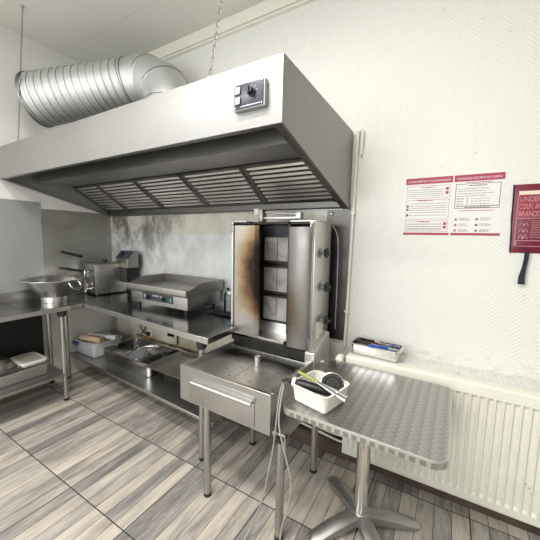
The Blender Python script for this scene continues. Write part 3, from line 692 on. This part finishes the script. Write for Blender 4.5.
# ------------------------------------------------------------------ grill stand with drip tray
t = thing('grill_stand', 'stainless steel drip tray stand with drawer on tube legs before kebab grill', 'stand', (-.95, 1.46, 0))
x0, x1, y0, y1 = -1.318, -.682, 1.208, 1.70
b = B()
bx(b, x0, x1, y0, y0+.022, .548, .760); bx(b, x0, x0+.022, y0+.022, y1, .548, .760); bx(b, x1-.022, x1, y0+.022, y1, .548, .760); bx(b, x0+.022, x1-.022, y1-.012, y1, .548, .74); bx(b, x0+.022, x1-.022, y0+.022, y1-.012, .548, .558)
obj('tray_box', b, 'steel', t, bevel=.002)
b = B(); bx(b, x0+.022, -1.003, y0+.022, y1-.012, .712, .722); bx(b, -1.0, x1-.022, y0+.022, y1-.012, .712, .722); pf = obj('drip_plate', b, 'drip', t, bevel=.0015)
b = B()
for i in range(8):
    for j in range(7):
        x = -1.255+i*.073; y = 1.265+j*.06
        if (i+j) % 2 == 0 and not (abs(x+.993) < .04 and abs(y-1.549) < .04): lathe(b, [(.0055, .7221), (.0055, .7226), (0, .7226)], (x, y, 0), 10)
for x, y in ((-1.265, 1.262), (-.735, 1.262)): lathe(b, [(.010, .7221), (.010, .7228), (0, .7228)], (x, y, 0), 14)
obj('drain_holes', b, 'burnt', pf)
b = B(); lathe(b, [(.020, .722), (.020, .772), (.016, .774), (.016, .765), (0, .765)], (-.993, 1.549, 0), 24); obj('spindle_socket', b, 'steel_light', t)
b = B(); bx(b, -1.24, -.775, y0-.004, y0, .562, .722, .001); dr = obj('drawer', b, 'steel', t)
b = B(); prism(b, [(y0-.004, .700), (y0-.004, .706), (y0-.026, .697), (y0-.030, .690), (y0-.024, .678), (y0-.020, .680), (y0-.024, .689), (y0-.022, .693)], YZ, -1.205, -.785); obj('handle', b, 'steel_light', dr); t.rotation_euler.z = R(-1.5)
b = B(); bx(b, -.682, -.60, 1.22, 1.95, .555, .573); bx(b, -.612, -.60, 1.22, 1.245, .50, .573); bx(b, -1.318, -.682, 1.702, 2.06, .56, .575); obj('base_frame', b, 'steel', t, bevel=.002)
for x, y in ((-1.115, 1.225), (-.632, 1.232), (-1.15, 1.735), (-.665, 1.735)):
    b = B(); tube(b, [(x, y, .02), (x, y, .548 if x < -1.1 else .555)], .021, 18); l = obj('leg', b, 'steel', t)
    b = B(); lathe(b, [(.016, 0), (.023, .004), (.023, .022), (0, .026)], (x, y, 0), 14); obj('foot', b, 'rubber', l)
b = B(); tube(b, [(-.632, 1.232, .555), (-.632, 1.232, .53)], .0245, 18); obj('leg_cap', b, 'rubber', l)

# ------------------------------------------------------------------ kebab grill
t = thing('kebab_grill', 'tall upright gas kebab grill with scorched side shields and three burners', 'grill', (-1.02, 1.87, .575))
b = B(); bx(b, -1.30, -.735, 1.73, 2.06, .576, .80, .004); obj('base', b, 'burnt', t)
b = B(); prism(b, [(1.69, .575), (1.69, .79), (1.93, .878), (1.965, .86), (1.965, .575)], YZ, -.733, -.665); bb = obj('base_cheek', b, 'steel_light', t, bevel=.004)
b = B(); lathe(b, [(.014, -.665), (.014, -.655), (.018, -.653), (.018, -.642), (0, -.640)], (0, 1.82, .70), 16, 'x'); obj('ignition_button', b, 'steel_light', bb)
b = B(); bx(b, -1.345, -.705, 2.015, 2.035, .80, 1.60); bx(b, -1.345, -1.325, 1.74, 2.015, .80, 1.60); obj('rear_panel', b, 'steel_dark', t)
b = B(); bx(b, -.735, -.705, 1.735, 2.015, .80, 1.605, .003); sp = obj('side_panel', b, 'steel_light', t)
b = B(); bx(b, -.705, -.7035, 1.80, 1.925, .845, .955); obj('data_plate', b, 'cream', sp)
for y, z in ((1.86, 1.405), (1.885, 1.18), (1.90, .955)):
    b = B(); tube(b, [(-.705, y, z), (-.680, y, z)], .010, 12); h = obj('gas_valve', b, 'steel_dark', sp)
    b = B(); lathe(b, [(.010, -.685), (.026, -.682), (.028, -.668), (.012, -.660), (.012, -.645), (0, -.643)], (0, y, z), 14, 'x')
    for k in range(5):
        a = 2*PI*k/5; lathe(b, [(.009, -.682), (.009, -.664), (0, -.662)], (0, y+.024*math.cos(a), z+.024*math.sin(a)), 8, 'x')
    obj('knob', b, 'black', h)
b = B(); tube(b, catmull([(-.70, 2.045, 1.585), (-.675, 2.055, 1.54), (-.662, 2.065, 1.46), (-.66, 2.07, 1.2), (-.66, 2.07, .86)], 6), .004, 10); obj('gas_tube', b, 'steel_dark', t)
# dark burner housing
b = B(); bx(b, -1.325, -.735, 1.90, 1.915, .80, 1.60); bx(b, -1.21, -1.195, 1.75, 1.90, .86, 1.60); bx(b, -.905, -.89, 1.75, 1.90, .86, 1.60); bx(b, -1.325, -.735, 1.75, 1.90, 1.585, 1.60); obj('burner_housing', b, 'burnt', t)
b = B(); bx(b, -1.195, -.905, 1.72, 1.90, .80, .815); prism(b, [(1.86, .815), (1.90, .815), (1.90, .905), (1.875, .905)], YZ, -1.195, -.905); obj('heat_guard', b, 'steel_light', t)
for z0, z1 in ((1.335, 1.50), (1.115, 1.285), (.905, 1.075)):
    b = B()
    for a, c, e, g in ((-1.185, -.92, z0-.014, z0), (-1.185, -.92, z1, z1+.014), (-1.185, -1.165, z0, z1), (-.94, -.92, z0, z1)): bx(b, a, c, 1.862, 1.90, e, g)
    fr = obj('burner', b, 'burnt', t)
    b = B(); bx(b, -1.165, -.94, 1.876, 1.884, z0, z1); obj('gauze', b, 'gauze', fr)
    b = B(); bx(b, -1.0540, -1.0520, 1.872, 1.876, z0, z1); obj('gauze_bar', b, 'burnt', fr)
b = B(); poly = [(-1.185, 1.515), (-.92, 1.515)]+[(-1.0525+.1325*math.cos(R(a)), 1.535+.055*math.sin(R(a))) for a in range(0, 181, 15)]
prism(b, poly, XZ, 1.85, 1.90); obj('top_reflector', b, plain('dark_blued_steel', (.022, .023, .028), .4, .5, .2), t)
# side shields
b = B(); prism(b, [(-1.325, 1.72), (-1.31, 1.698), (-1.135, 1.694), (-1.112, 1.71), (-1.112, 1.735), (-1.117, 1.735), (-1.119, 1.713), (-1.136, 1.700), (-1.308, 1.704), (-1.320, 1.722)], XY, .815, 1.575); obj('side_shield', b, 'shield_l', t)
b = B(); prism(b, [(-.875, 1.70), (-.86, 1.692), (-.735, 1.70), (-.715, 1.712), (-.712, 1.735), (-.718, 1.735), (-.720, 1.717), (-.737, 1.706), (-.86, 1.698), (-.871, 1.705)], XY, .80, 1.565); obj('side_shield', b, 'shield_r', t)
b = B(); bx(b, -1.343, -1.326, 1.70, 1.745, .80, 1.60); obj('front_post', b, 'steel_light', t, bevel=.002)
b = B(); bx(b, -.735, -.712, 1.716, 1.735, .79, 1.60); obj('front_post', b, 'steel_light', t, bevel=.002)
for x in (-1.338, -.716):
    for z in (1.545, .835): b = B(); tube(b, [(x, 1.708, z-.025), (x, 1.700, z-.01), (x, 1.700, z+.01), (x, 1.708, z+.03)], .006, 8); lathe(b, [(.010, 0), (.010, .012)], (x, 1.704, z+.03), 10); obj('shield_hinge', b, 'steel_dark', t)
b = B(); bx(b, -1.343, -1.235, 1.735, 1.90, 1.60, 1.606); bx(b, -.885, -.705, 1.735, 1.90, 1.60, 1.606); bx(b, -1.343, -.705, 1.90, 2.035, 1.60, 1.606); obj('top_plate', b, 'steel_light', t)
b = B(); tube(b, [(-1.16, 1.87, 1.672), (-.90, 1.87, 1.655)], .008, 12); bx(b, -1.19, -.88, 1.85, 1.90, 1.625, 1.640, .003)
bx(b, -.90, -.865, 1.845, 1.905, 1.625, 1.668, .004); tb = obj('spindle_arm', b, 'steel_light', t)
b = B(); bx(b, -1.245, -1.20, 1.84, 1.885, 1.65, 1.70, .006); obj('clamp_knob', b, 'white_pl', tb)
b = B(); bx(b, -1.20, -1.165, 1.835, 1.90, 1.606, 1.695, .004); tube(b, [(-1.265, 1.86, 1.672), (-1.24, 1.86, 1.672)], .010, 10); obj('clamp', b, 'steel_dark', tb)
b = B(); prism(b, [(-1.335, 1.735), (-1.335, 1.70), (-1.10, 1.70), (-1.06, 1.735)], XY, .765, .80); prism(b, [(-.93, 1.735), (-.88, 1.695), (-.715, 1.695), (-.715, 1.735)], XY, .755, .79); bx(b, -1.32, -.735, 1.706, 1.732, .70, .80); obj('burnt_skirt', b, 'burnt', t)
t.location = (-1.012, 1.872, .587); t.scale = (.972, .97, 1.012)

# ------------------------------------------------------------------ bistro table
TX, TY, TZ = -.28, 1.535, .728
t = thing('bistro_table', 'square metal bistro table with swirl polished top beside the kebab grill', 'table', (TX, TY, 0))
tx0, tx1, ty0, ty1 = -.625, .066, 1.180, 1.868
b = B(); prism(b, rrect(tx0+.003, tx1-.003, ty0+.003, ty1-.003, .055, 8), XY, TZ-.004, TZ); obj('tabletop', b, 'swirl', t)
b = B(); A = rrect(tx0, tx1, ty0, ty1, .058, 8); C_ = rrect(tx0+.006, tx1-.006, ty0+.006, ty1-.006, .052, 8); n = len(A)
lv = [[b.verts.new((x, y, z)) for x, y in pl] for pl, z in ((A, TZ-.030), (A, TZ-.002), (C_, TZ+.0008), (C_, TZ-.004), (C_, TZ-.030))]
for p_, q_ in zip(lv, lv[1:]+lv[:1]):
    for i in range(n): b.faces.new((p_[i], p_[(i+1) % n], q_[(i+1) % n], q_[i]))
eb = obj('edge_band', b, 'steel_light', t)
b = B()
for k in range(17):
    x = tx0+.055+k*(tx1-tx0-.11)/16; bx(b, x, x+.022, ty0-.0012, ty0+.001, TZ-.0285, TZ-.009)
obj('edge_notches', b, 'steel_dark', eb)
b = B(); prism(b, rrect(tx0+.01, tx1-.01, ty0+.01, ty1-.01, .05), XY, TZ-.026, TZ-.0045); obj('underboard', b, 'grey_pl', t); t.rotation_euler.z = R(-1.5)
PX, PY = -.303, 1.52
b = B(); bx(b, PX-.12, PX+.12, PY-.025, PY+.025, TZ-.036, TZ-.026); bx(b, PX-.025, PX+.025, PY-.12, PY+.12, TZ-.036, TZ-.026); obj('top_bracket', b, 'alu', t)
b = B(); tube(b, [(PX, PY, .06), (PX, PY, TZ-.03)], .034, 28); obj('post', b, 'chrome', t)
bh = B(); lathe(bh, [(.055, .03), (.058, .045), (.045, .066), (.042, .078), (.037, .084), (0, .084)], (PX, PY, 0), 28); obj('hub', bh, 'alu', t)
for an in (R(140), R(30), R(-50), R(232)):
    b = B(); d = Vector((math.cos(an), math.sin(an), 0)); s = Vector((-d.y, d.x, 0)); rings = []
    for u, w, zt, zb in ((.03, .034, .080, .03), (.10, .037, .078, .028), (.18, .038, .064, .022), (.25, .037, .042, .014), (.29, .033, .034, .012), (.305, .024, .030, .014)):
        c0 = Vector((PX, PY, 0))+d*u
        rings.append([b.verts.new(c0+s*a*w+Vector((0, 0, zt if k else zb))) for a, k in ((-1, 0), (-1.0, .8), (-.55, 1), (.55, 1), (1, .8), (1, 0))])
        for q, a in ((1, 0), (4, 0)): rings[-1][q].co.z = zt-.010
    for p_, q_ in zip(rings, rings[1:]):
        for i in range(6): b.faces.new((p_[i], p_[(i+1) % 6], q_[(i+1) % 6], q_[i]))
    b.faces.new(rings[0]); b.faces.new(rings[-1][::-1]); l = obj('base_leg', b, 'alu', t)
    c0 = Vector((PX, PY, 0))+d*.28; b = B(); lathe(b, [(.012, 0), (.015, .003), (.015, .014)], c0, 12); obj('foot', b, 'rubber', l)

# white box and tools
t = thing('plastic_box', 'small white plastic box holding tools on the bistro table corner', 'box', (-.48, 1.37, TZ))
BXR = R(-12)
t.location = (-.488, 1.335, TZ+.001); t.rotation_euler = (0, 0, R(-14))
b = B(); pan(b, -.104, .104, -.104, .104, 0, .094, .03, .006, .003, .012); ob('box_body', b, 'white_pl', t)
t = thing('carving_knife', 'black electric kebab knife lying across the white plastic box', 'electric knife', (-.53, 1.33, .80))
def seg(bm, P, r, n=10): tube(bm, P, r, n)
b = B(); p0, p1 = Vector((-.605, 1.315, .812)), Vector((-.425, 1.345, .790)); seg(b, [p0, p0.lerp(p1, .08), p0.lerp(p1, .4), p0.lerp(p1, .8), p1], [.016, .021, .023, .020, .012], 14); hb = obj('motor_handle', b, 'black', t)
b = B(); d = (p1-p0).normalized(); seg(b, [p0-d*.004, p0-d*.018, p0-d*.022], [.024, .024, .018], 16); obj('end_cap', b, 'white_pl', hb)
b = B(); seg(b, [p0-d*.022, p0-d*.05, p0-d*.075+Vector((0, 0, -.012))], [.012, .008, .005], 10); obj('strain_relief', b, 'rubber', hb)
b = B(); c0 = Vector((-.455, 1.41, .800)); tl = Matrix.Rotation(R(55), 3, 'X') @ Matrix.Rotation(R(15), 3, 'Y')
lathe(b, [(.0, -.006), (.052, -.006), (.056, 0), (.052, .006), (.040, .006), (.036, .001), (.018, .001), (.016, .006), (0, .006)], (0, 0, 0), 32); bmesh.ops.rotate(b, cent=(0, 0, 0), matrix=tl, verts=b.verts[:]); bmesh.ops.translate(b, vec=c0, verts=b.verts[:]); bl = obj('round_blade_guard', b, 'black', t)
b = B(); lathe(b, [(.057, -.003), (.060, -.003), (.062, 0), (.060, .001), (.057, .001), (.057, -.003)], (0, 0, -.006), 32); bmesh.ops.rotate(b, cent=(0, 0, 0), matrix=tl, verts=b.verts[:]); bmesh.ops.translate(b, vec=c0, verts=b.verts[:]); obj('round_blade', b, 'chrome', bl)
t = thing('kitchen_tongs', 'steel tongs with olive green grips lying over the black knife', 'tongs', (-.5, 1.34, .83))
p0, p1 = Vector((-.612, 1.345, .855)), Vector((-.355, 1.315, .803)); s = Vector((0, 0, .006))
b = B(); mid = p0.lerp(p1, .5); mm = Matrix.Identity(3)
tube(b, [p0.lerp(p1, .35), p0.lerp(p1, .75)+Vector((0, .012, 0)), p1+Vector((0, .01, 0))], [.006, .008, .011], 8); tube(b, [p0.lerp(p1, .35), p0.lerp(p1, .75)-Vector((0, .016, 0)), p1-Vector((0, .02, 0))], [.006, .008, .011], 8); obj('arms', b, 'steel', t)
b = B(); tube(b, [p0, p0.lerp(p1, .1), p0.lerp(p1, .42)], [.007, .0085, .0075], 10); gr = obj('grip', b, 'yellowgreen', t)
b = B(); tube(b, [p0+(p0-p1).normalized()*.014, p0], [.007, .008], 10); obj('end_cap', b, 'black', gr)
for o in [q for q in bpy.data.objects if q.name in ('carving_knife', 'kitchen_tongs')]: o.location += Vector((.012, -.028, .004))
cable('power_cable', [(-.662, 1.272, .800), (-.662, 1.240, .75), (-.656, 1.205, .64), (-.668, 1.20, .50), (-.69, 1.195, .36), (-.715, 1.19, .22), (-.755, 1.17, .08), (-.775, 1.12, .012), (-.75, 1.06, .006), (-.68, .98, .005), (-.62, .8, .005)], .0042, 'cable', 'grey cable hanging from knife, left of stand front leg, to the floor')
cable('power_cable', [(-.650, 1.262, .795), (-.645, 1.225, .74), (-.628, 1.180, .64), (-.585, 1.165, .52), (-.548, 1.16, .40), (-.556, 1.155, .28), (-.582, 1.14, .15), (-.57, 1.10, .03), (-.55, 1.05, .006), (-.50, .9, .005), (-.46, .75, .005)], .0042, 'cable', 'grey cable hanging from knife, right of stand front leg, to the floor')

# ------------------------------------------------------------------ radiator
t = thing('radiator', 'long white ribbed panel radiator on the wall behind the bistro table', 'radiator', (.4, 1.97, .07))
rx0, rx1, rz0, rz1, ry = -.525, 1.30, .075, .757, 1.90
b = B(); prof = []; x = rx0+.03; n = int((rx1-rx0-.06)/.0365)
# ribbed front sheet
top, bot = [], []
def rib(x):
    u = ((x-rx0-.03)/.0365) % 1; return .012*max(0, min(1, (.5-abs(u-.5)-.12)*9)) if rx0+.03 < x < rx0+.03+n*.0365 else 0
xsn = [rx0]+[rx0+.03+k*.0365/12 for k in range(n*12+1)]+[rx1]
zs = [(rz0, 0, 0), (rz0+.006, 1, 0), (rz0+.045, 1, 0), (rz0+.06, 1, 1), (rz1-.075, 1, 1), (rz1-.06, 1, 0), (rz1-.006, 1, 0), (rz1, 0, 0)]
g = [[b.verts.new((x, ry+.004-(.004 if k else 0)+(rib(x) if r_k else 0), z)) for x in xsn] for z, k, r_k in zs]
for p_, q_ in zip(g, g[1:]):
    for i in range(len(xsn)-1): b.faces.new((p_[i], p_[i+1], q_[i+1], q_[i]))
back = [[b.verts.new((x, ry+.022, z)) for x in (rx0, rx1)] for z in (rz0, rz1)]
b.faces.new([back[0][0], back[0][1], back[1][1], back[1][0]])
b.faces.new([g[-1][0]]+g[-1][1:]+[back[1][1], back[1][0]]); b.faces.new(g[0]+[back[0][1], back[0][0]])
b.faces.new([r[0] for r in g]+[back[1][0], back[0][0]]); b.faces.new([r[-1] for r in g]+[back[1][1], back[0][1]])
obj('front_panel', b, 'cream', t)
b = B(); bx(b, rx0, rx1, 1.962, 1.975, rz0, rz1, .003); obj('rear_panel', b, 'cream', t)
b = B(); bx(b, rx0, rx0+.006, ry+.012, 1.97, rz0, rz1+.002); obj('side_cover', b, 'cream', t)
b = B(); bx(b, rx1-.006, rx1, ry+.012, 1.97, rz0, rz1+.002); obj('side_cover', b, 'cream', t)
b = B(); bx(b, rx0, rx1, ry+.004, 1.975, rz1-.002, rz1+.003, .0015); obj('top_cover', b, 'cream', t)
b = B(); k = rx0+.03
while k < rx1-.03: bx(b, k, k+.003, ry+.03, 1.96, rz0+.05, rz1-.02); k += .04
obj('convector_fins', b, 'cream', t)
b = B(); tube(b, [(rx0, 1.95, .70), (rx0-.05, 1.95, .70)], .012, 12); tube(b, catmull([(rx0-.035, 1.95, .70), (rx0-.04, 1.98, .5), (rx0-.04, 1.98, .28)], 4), .008, 10); v = obj('valve', b, 'steel_light', t)
b = B(); lathe(b, [(.016, 0), (.026, -.012), (.028, -.045), (.022, -.062), (0, -.064)], (-.567, 1.94, .73), 20, 'y'); obj('thermostat_head', b, 'cream', v)
b = B(); tube(b, catmull([(rx0, 1.95, .125), (rx0-.06, 1.95, .12), (rx0-.30, 1.985, .125), (rx0-.45, 2.0, .13)], 4), .008, 10); tube(b, catmull([(rx0, 1.95, .165), (rx0-.10, 1.95, .16), (rx0-.40, 1.995, .165)], 4), .008, 10); obj('supply_pipe', b, 'cream', t)
b = B()
for x, z in ((.44, .27), (.45, .245), (.425, .285)): bx(b, x, x+.006, ry-.0006, ry+.002, z, z+.004)
obj('paint_chips', b, 'grey_pl', t)

# pan of knives on the radiator
t = thing('gastronorm_pan', 'small steel pan of knives standing on top of radiator', 'pan', (-.36, 2.015, rz1+.0035))
t.rotation_euler = (0, 0, R(-3))
b = B(); pan(b, -.148, .148, -.075, .075, .001, .076, .02, .014, .002, .008); ob('pan_body', b, 'chrome', t)
def knife(lab, p0, p1, hl, mat, w=.018):
    p0, p1 = Vector(p0)+Vector((0, -.025, .006)), Vector(p1)+Vector((0, -.025, .006)); o = thing('kitchen_knife', lab, 'knife', p0); d = (p1-p0).normalized(); L = (p1-p0).length; s = Vector((-d.y, d.x, 0)).normalized()
    b = B(); h = p0+d*hl; tube(b, [p0, p0+d*.012, p0+d*hl*.5, h-d*.01, h], [.008, .012, .010, .012, .009], 10); obj('handle', b, mat, o)
    b = B(); q = [h-s*w*.6, h+s*w*.6, h+d*(L-hl)*.7+s*w*.5, p1, h+d*(L-hl)*.7-s*w*.3]
    up = Vector((0, 0, .0012)); A = [b.verts.new(v-up) for v in q]; C = [b.verts.new(v+up) for v in q]; b.faces.new(A); b.faces.new(C[::-1])
    for i in range(5): b.faces.new((A[i], A[(i+1) % 5], C[(i+1) % 5], C[i]))
    obj('blade', b, 'chrome', o)
knife('knife with blue handle lying on top of the small pan, handle to the left', (-.40, 1.985, .832), (-.215, 2.015, .822), .12, 'blue')
knife('knife with blue handle at the right end of small pan', (-.235, 2.005, .808), (-.43, 2.045, .815), .09, 'blue')
knife('knife with red handle at the left in the small steel pan', (-.475, 1.995, .812), (-.30, 2.02, .80), .09, 'red')
knife('knife with black handle at the back of the small pan', (-.50, 2.06, .822), (-.24, 2.04, .815), .1, 'black')

# ------------------------------------------------------------------ posters and fire blanket
def poster(px0, px1, head, lab, kind):
    z0, z1 = 1.555, 1.908; y = YB-.001; sk = .012
    o = thing('safety_poster', lab, 'poster', ((px0+px1)/2, y, z0)); w = px1-px0
    b = B(); bx(b, px0, px1, y-.0006, y, z0, z1); obj('sheet', b, 'paper', o)
    b = B(); bx(b, px0, px1, y-.0011, y-.0006, z0, z0+.014); obj('footer_band', b, 'magenta', o)
    b = B(); bx(b, px0, px1, y-.0011, y-.0006, z1-.038, z1); hd = obj('header_band', b, 'magenta', o)
    text_obj('heading', head, .017, (px0+.012, y-.0012, z1-.027), 'paper', hd, width=w-.024)
    b = B(); rb = B(); random.seed(len(head))
    def line(bm, x0, x1, z, h=.0022): bx(bm, x0, x1, y-.001, y-.0006, z, z+h)
    def frame(bm, x0, x1, z0_, z1_, th=.0018):
        line(bm, x0, x1, z0_, th); line(bm, x0, x1, z1_-th, th); bx(bm, x0, x0+th, y-.001, y-.0006, z0_, z1_); bx(bm, x1-th, x1, y-.001, y-.0006, z0_, z1_)
    def words(bm, x0, x1, z, h=.0026):
        x = x0
        while x < x1:
            l = random.uniform(.006, .018); line(bm, x, min(x+l, x1), z, h); x += l+.003
    if kind == 0:
        frame(rb, px0+.008, px1-.010, z1-.125, z1-.050); frame(rb, px0+.008, px1-.010, z0+.098, z1-.135); frame(rb, px0+.008, px1-.010, z0+.022, z0+.088)
        words(rb, px0+.07, px1-.10, z1-.142, .005); words(rb, px0+.08, px1-.11, z0+.080, .005); words(b, px0+.09, px1-.09, z1-.062, .004)
        for k, z in enumerate((z1-.075, z1-.088, z1-.100, z1-.112)): words(b, px0+.016, px1-.045, z)
        for z in (z1-.160, z1-.175, z1-.187, z1-.200, z1-.214, z1-.232): words(b, px0+.03, px1-.02, z)
        for z in (z0+.066, z0+.052, z0+.040, z0+.030): words(b, px0+.016, px1-.04, z, .0035)
        for z in (z1-.080, z1-.104, z0+.062, z0+.040): bx(rb, px1-.034, px1-.018, y-.001, y-.0006, z, z+.016)
        for z in (z1-.180, z1-.200, z1-.236): bx(b, px0+.012, px0+.024, y-.001, y-.0006, z, z+.014)
    else:
        frame(b, px0+.010, px1-.014, z1-.195, z1-.052, .003); words(rb, px0+.06, px1-.05, z1-.047, .004); words(b, px0+.08, px1-.08, z1-.066, .005)
        for z in (z1-.082, z1-.095, z1-.110, z1-.124): words(b, px0+.02, px1-.05+random.uniform(-.05, .02), z)
        for z in (z1-.140, z1-.155, z1-.170): words(b, px0+.02, px0+.055, z, .004); bx(b, px0+.07, px0+.076, y-.001, y-.0006, z, z+.006); words(b, px0+.09, px1-.06, z, .002)
        words(b, px0+.018, px1-.02, z1-.184, .005); words(b, px0+.06, px1-.06, z1-.191, .004); words(rb, px0+.035, px1-.035, z1-.210, .004)
        for j in (0, 1):
            for k in (0, 1, 2):
                X, Z = px0+.022+j*.105, z0+.026+k*.033
                for q in (45, -45): bx(rb if (j, k) != (1, 1) else b, X-.0025, X+.0025, y-.001, y-.0006, Z-.006, Z+.010, 0, Matrix.Rotation(R(q), 3, 'Y'))
                for m_ in range(3): words(b, X+.016, X+.075-random.uniform(0, .02), Z+.008-m_*.006, .002)
    obj('body_text', b, 'print', o); obj('red_print', rb, 'magenta', o)
poster(-.261, -.004, "CONSIGNES EN CAS D'INCENDIE", 'left of the two white and red fire instruction posters on wall', 0)
poster(.004, .246, 'CONSIGNES S\u00c9CURIT\u00c9 EN CUISINE', 'right one of the two white and red posters, with six small symbols', 1)

t = thing('fire_blanket', 'dark red fire blanket pouch with black strap hanging on the wall', 'fire blanket', (.42, 2.149, 1.46))
def pouch():
    b = B(); nx, nz = 14, 16; F, Bk = [], []
    for j in range(nz+1):
        v = j/nz; z = 1.462+v*.372; l = .288+.012*math.sin(v*PI*1.3)*0+(.008*(1-v))+.004*math.sin(v*9); r = .56+.006*(1-v)
        F.append([b.verts.new((l+(r-l)*i/nx, 2.149-.004-.022*math.sin(PI*i/nx)**.6*math.sin(PI*min(1, v*1.02))**.5-.0015*math.sin(i*2.1+j*1.3), z)) for i in range(nx+1)])
        Bk.append([b.verts.new((l+(r-l)*i/nx, 2.149, z)) for i in range(nx+1)])
    for g_ in (F, Bk):
        for p_, q_ in zip(g_, g_[1:]):
            for i in range(nx): b.faces.new((p_[i], p_[i+1], q_[i+1], q_[i]))
    for j in range(nz):
        for i in (0, nx): b.faces.new((F[j][i], F[j+1][i], Bk[j+1][i], Bk[j][i]))
    for i in range(nx):
        for j in (0, nz): b.faces.new((F[j][i], F[j][i+1], Bk[j][i+1], Bk[j][i]))
    return b
obj('pouch', pouch(), 'pouch', t)
b = B(); tube(b, [(.299-.011*k/8+.0, 2.143, 1.462+.372*k/8) for k in range(9)], .0035, 6); obj('edge_binding', b, 'strap', t)
yy = 2.121
b = B(); bx(b, .312, .54, yy-.0006, yy, 1.775, 1.795); pr = obj('cream_band', b, 'creamprint', t)
tx = [('UNDER AME', 1.738), ('COUV. ANTI-FEU', 1.700), ('BRANDDEKEN', 1.660)]
b = B(); bx(b, .312, .54, yy-.0004, yy+.002, 1.655, 1.774)
lb = obj('label_patch', b, plain('dusty_red_print', (.25, .025, .055), .5, 0, .1), t)
for s, z in tx: text_obj('label_text', s, .040, (.316, yy-.0012, z), 'pinkprint', lb, width=.15)
b = B(); bx(b, .310, .54, yy-.0006, yy, 1.648, 1.652); bx(b, .310, .54, yy-.0006, yy, 1.528, 1.532); bx(b, .310, .54, yy-.0006, yy, 1.498, 1.501)
bx(b, .309, .312, yy-.0006, yy, 1.498, 1.80)
for k in range(11): bx(b, .375, .54-random.uniform(0, .03), yy-.0006, yy, 1.635-k*.009, 1.6375-k*.009)
obj('label_lines', b, 'pinkprint', lb)
b = B()
for z, sc in ((1.618, .8), (1.585, 1), (1.550, 1.2)):   # three instruction pictograms: small hands holding cloth
    tube(b, [(.325, yy-.001, z-.010), (.335, yy-.001, z+.008*sc), (.345, yy-.001, z-.002), (.355, yy-.001, z+.009*sc), (.364, yy-.001, z-.010)], .0022*sc, 6)
    lathe(b, [(.006*sc, 0), (.006*sc, -.001), (0, -.001)], (.345, yy, z-.004), 12, 'y')
bx(b, .313, .319, yy-.0006, yy, 1.503, 1.525)
obj('pictograms', b, 'pinkprint', lb)
b = B(); lathe(b, [(.003, 0), (.003, -.003), (0, -.003)], (.385, 2.138, 1.825), 10, 'y'); obj('hanging_hole', b, 'black', t)
b = B(); g = [(.372, 1.470, .011), (.371, 1.43, .010), (.366, 1.38, .010), (.360, 1.33, .014), (.361, 1.289, .016)]
L_ = [b.verts.new((x-w, 2.128, z)) for x, z, w in g]; R_ = [b.verts.new((x+w, 2.128, z)) for x, z, w in g]; L2 = [b.verts.new((v.co.x, 2.131, v.co.z)) for v in L_]; R2 = [b.verts.new((v.co.x, 2.131, v.co.z)) for v in R_]
for i in range(4):
    for p_, q_ in ((L_, R_), (R_, R2), (R2, L2), (L2, L_)): b.faces.new((p_[i], q_[i], q_[i+1], p_[i+1]))
b.faces.new((L_[0], R_[0], R2[0], L2[0])); b.faces.new((L_[-1], L2[-1], R2[-1], R_[-1])); obj('pull_strap', b, 'strap', t)

# ceiling lamps (behind the view) whose light is set at the top
for x, y, lab in ((-.85, .15, 'long white ceiling lamp nearest the hood'), (1.0, -1.3, 'long white ceiling lamp at the far side of the room'), (-2.3, -1.0, 'long white ceiling lamp above the left work table side')):
    t = thing('ceiling_lamp', lab, 'lamp', (x, y, ZC-.04))
    b = B(); bx(b, x-.62, x+.62, y-.18, y+.18, ZC-.035, ZC, .005); obj('housing', b, 'white_pl', t)

# repeated things of one kind share a group
for kind, g in (('hanging_chain', 'steel chains holding up the hood'), ('splashback_sheet', 'sheets lining the kitchen walls'), ('kitchen_knife', 'knives in the small pan on the radiator'), ('safety_poster', 'fire safety posters on the wall'), ('paper_roll', 'paper rolls in the clear tub'), ('ceiling_lamp', 'ceiling lamps of the room')):
    for o in bpy.data.objects:
        if o.name.split('.')[0] == kind and o.parent is None: o['group'] = g
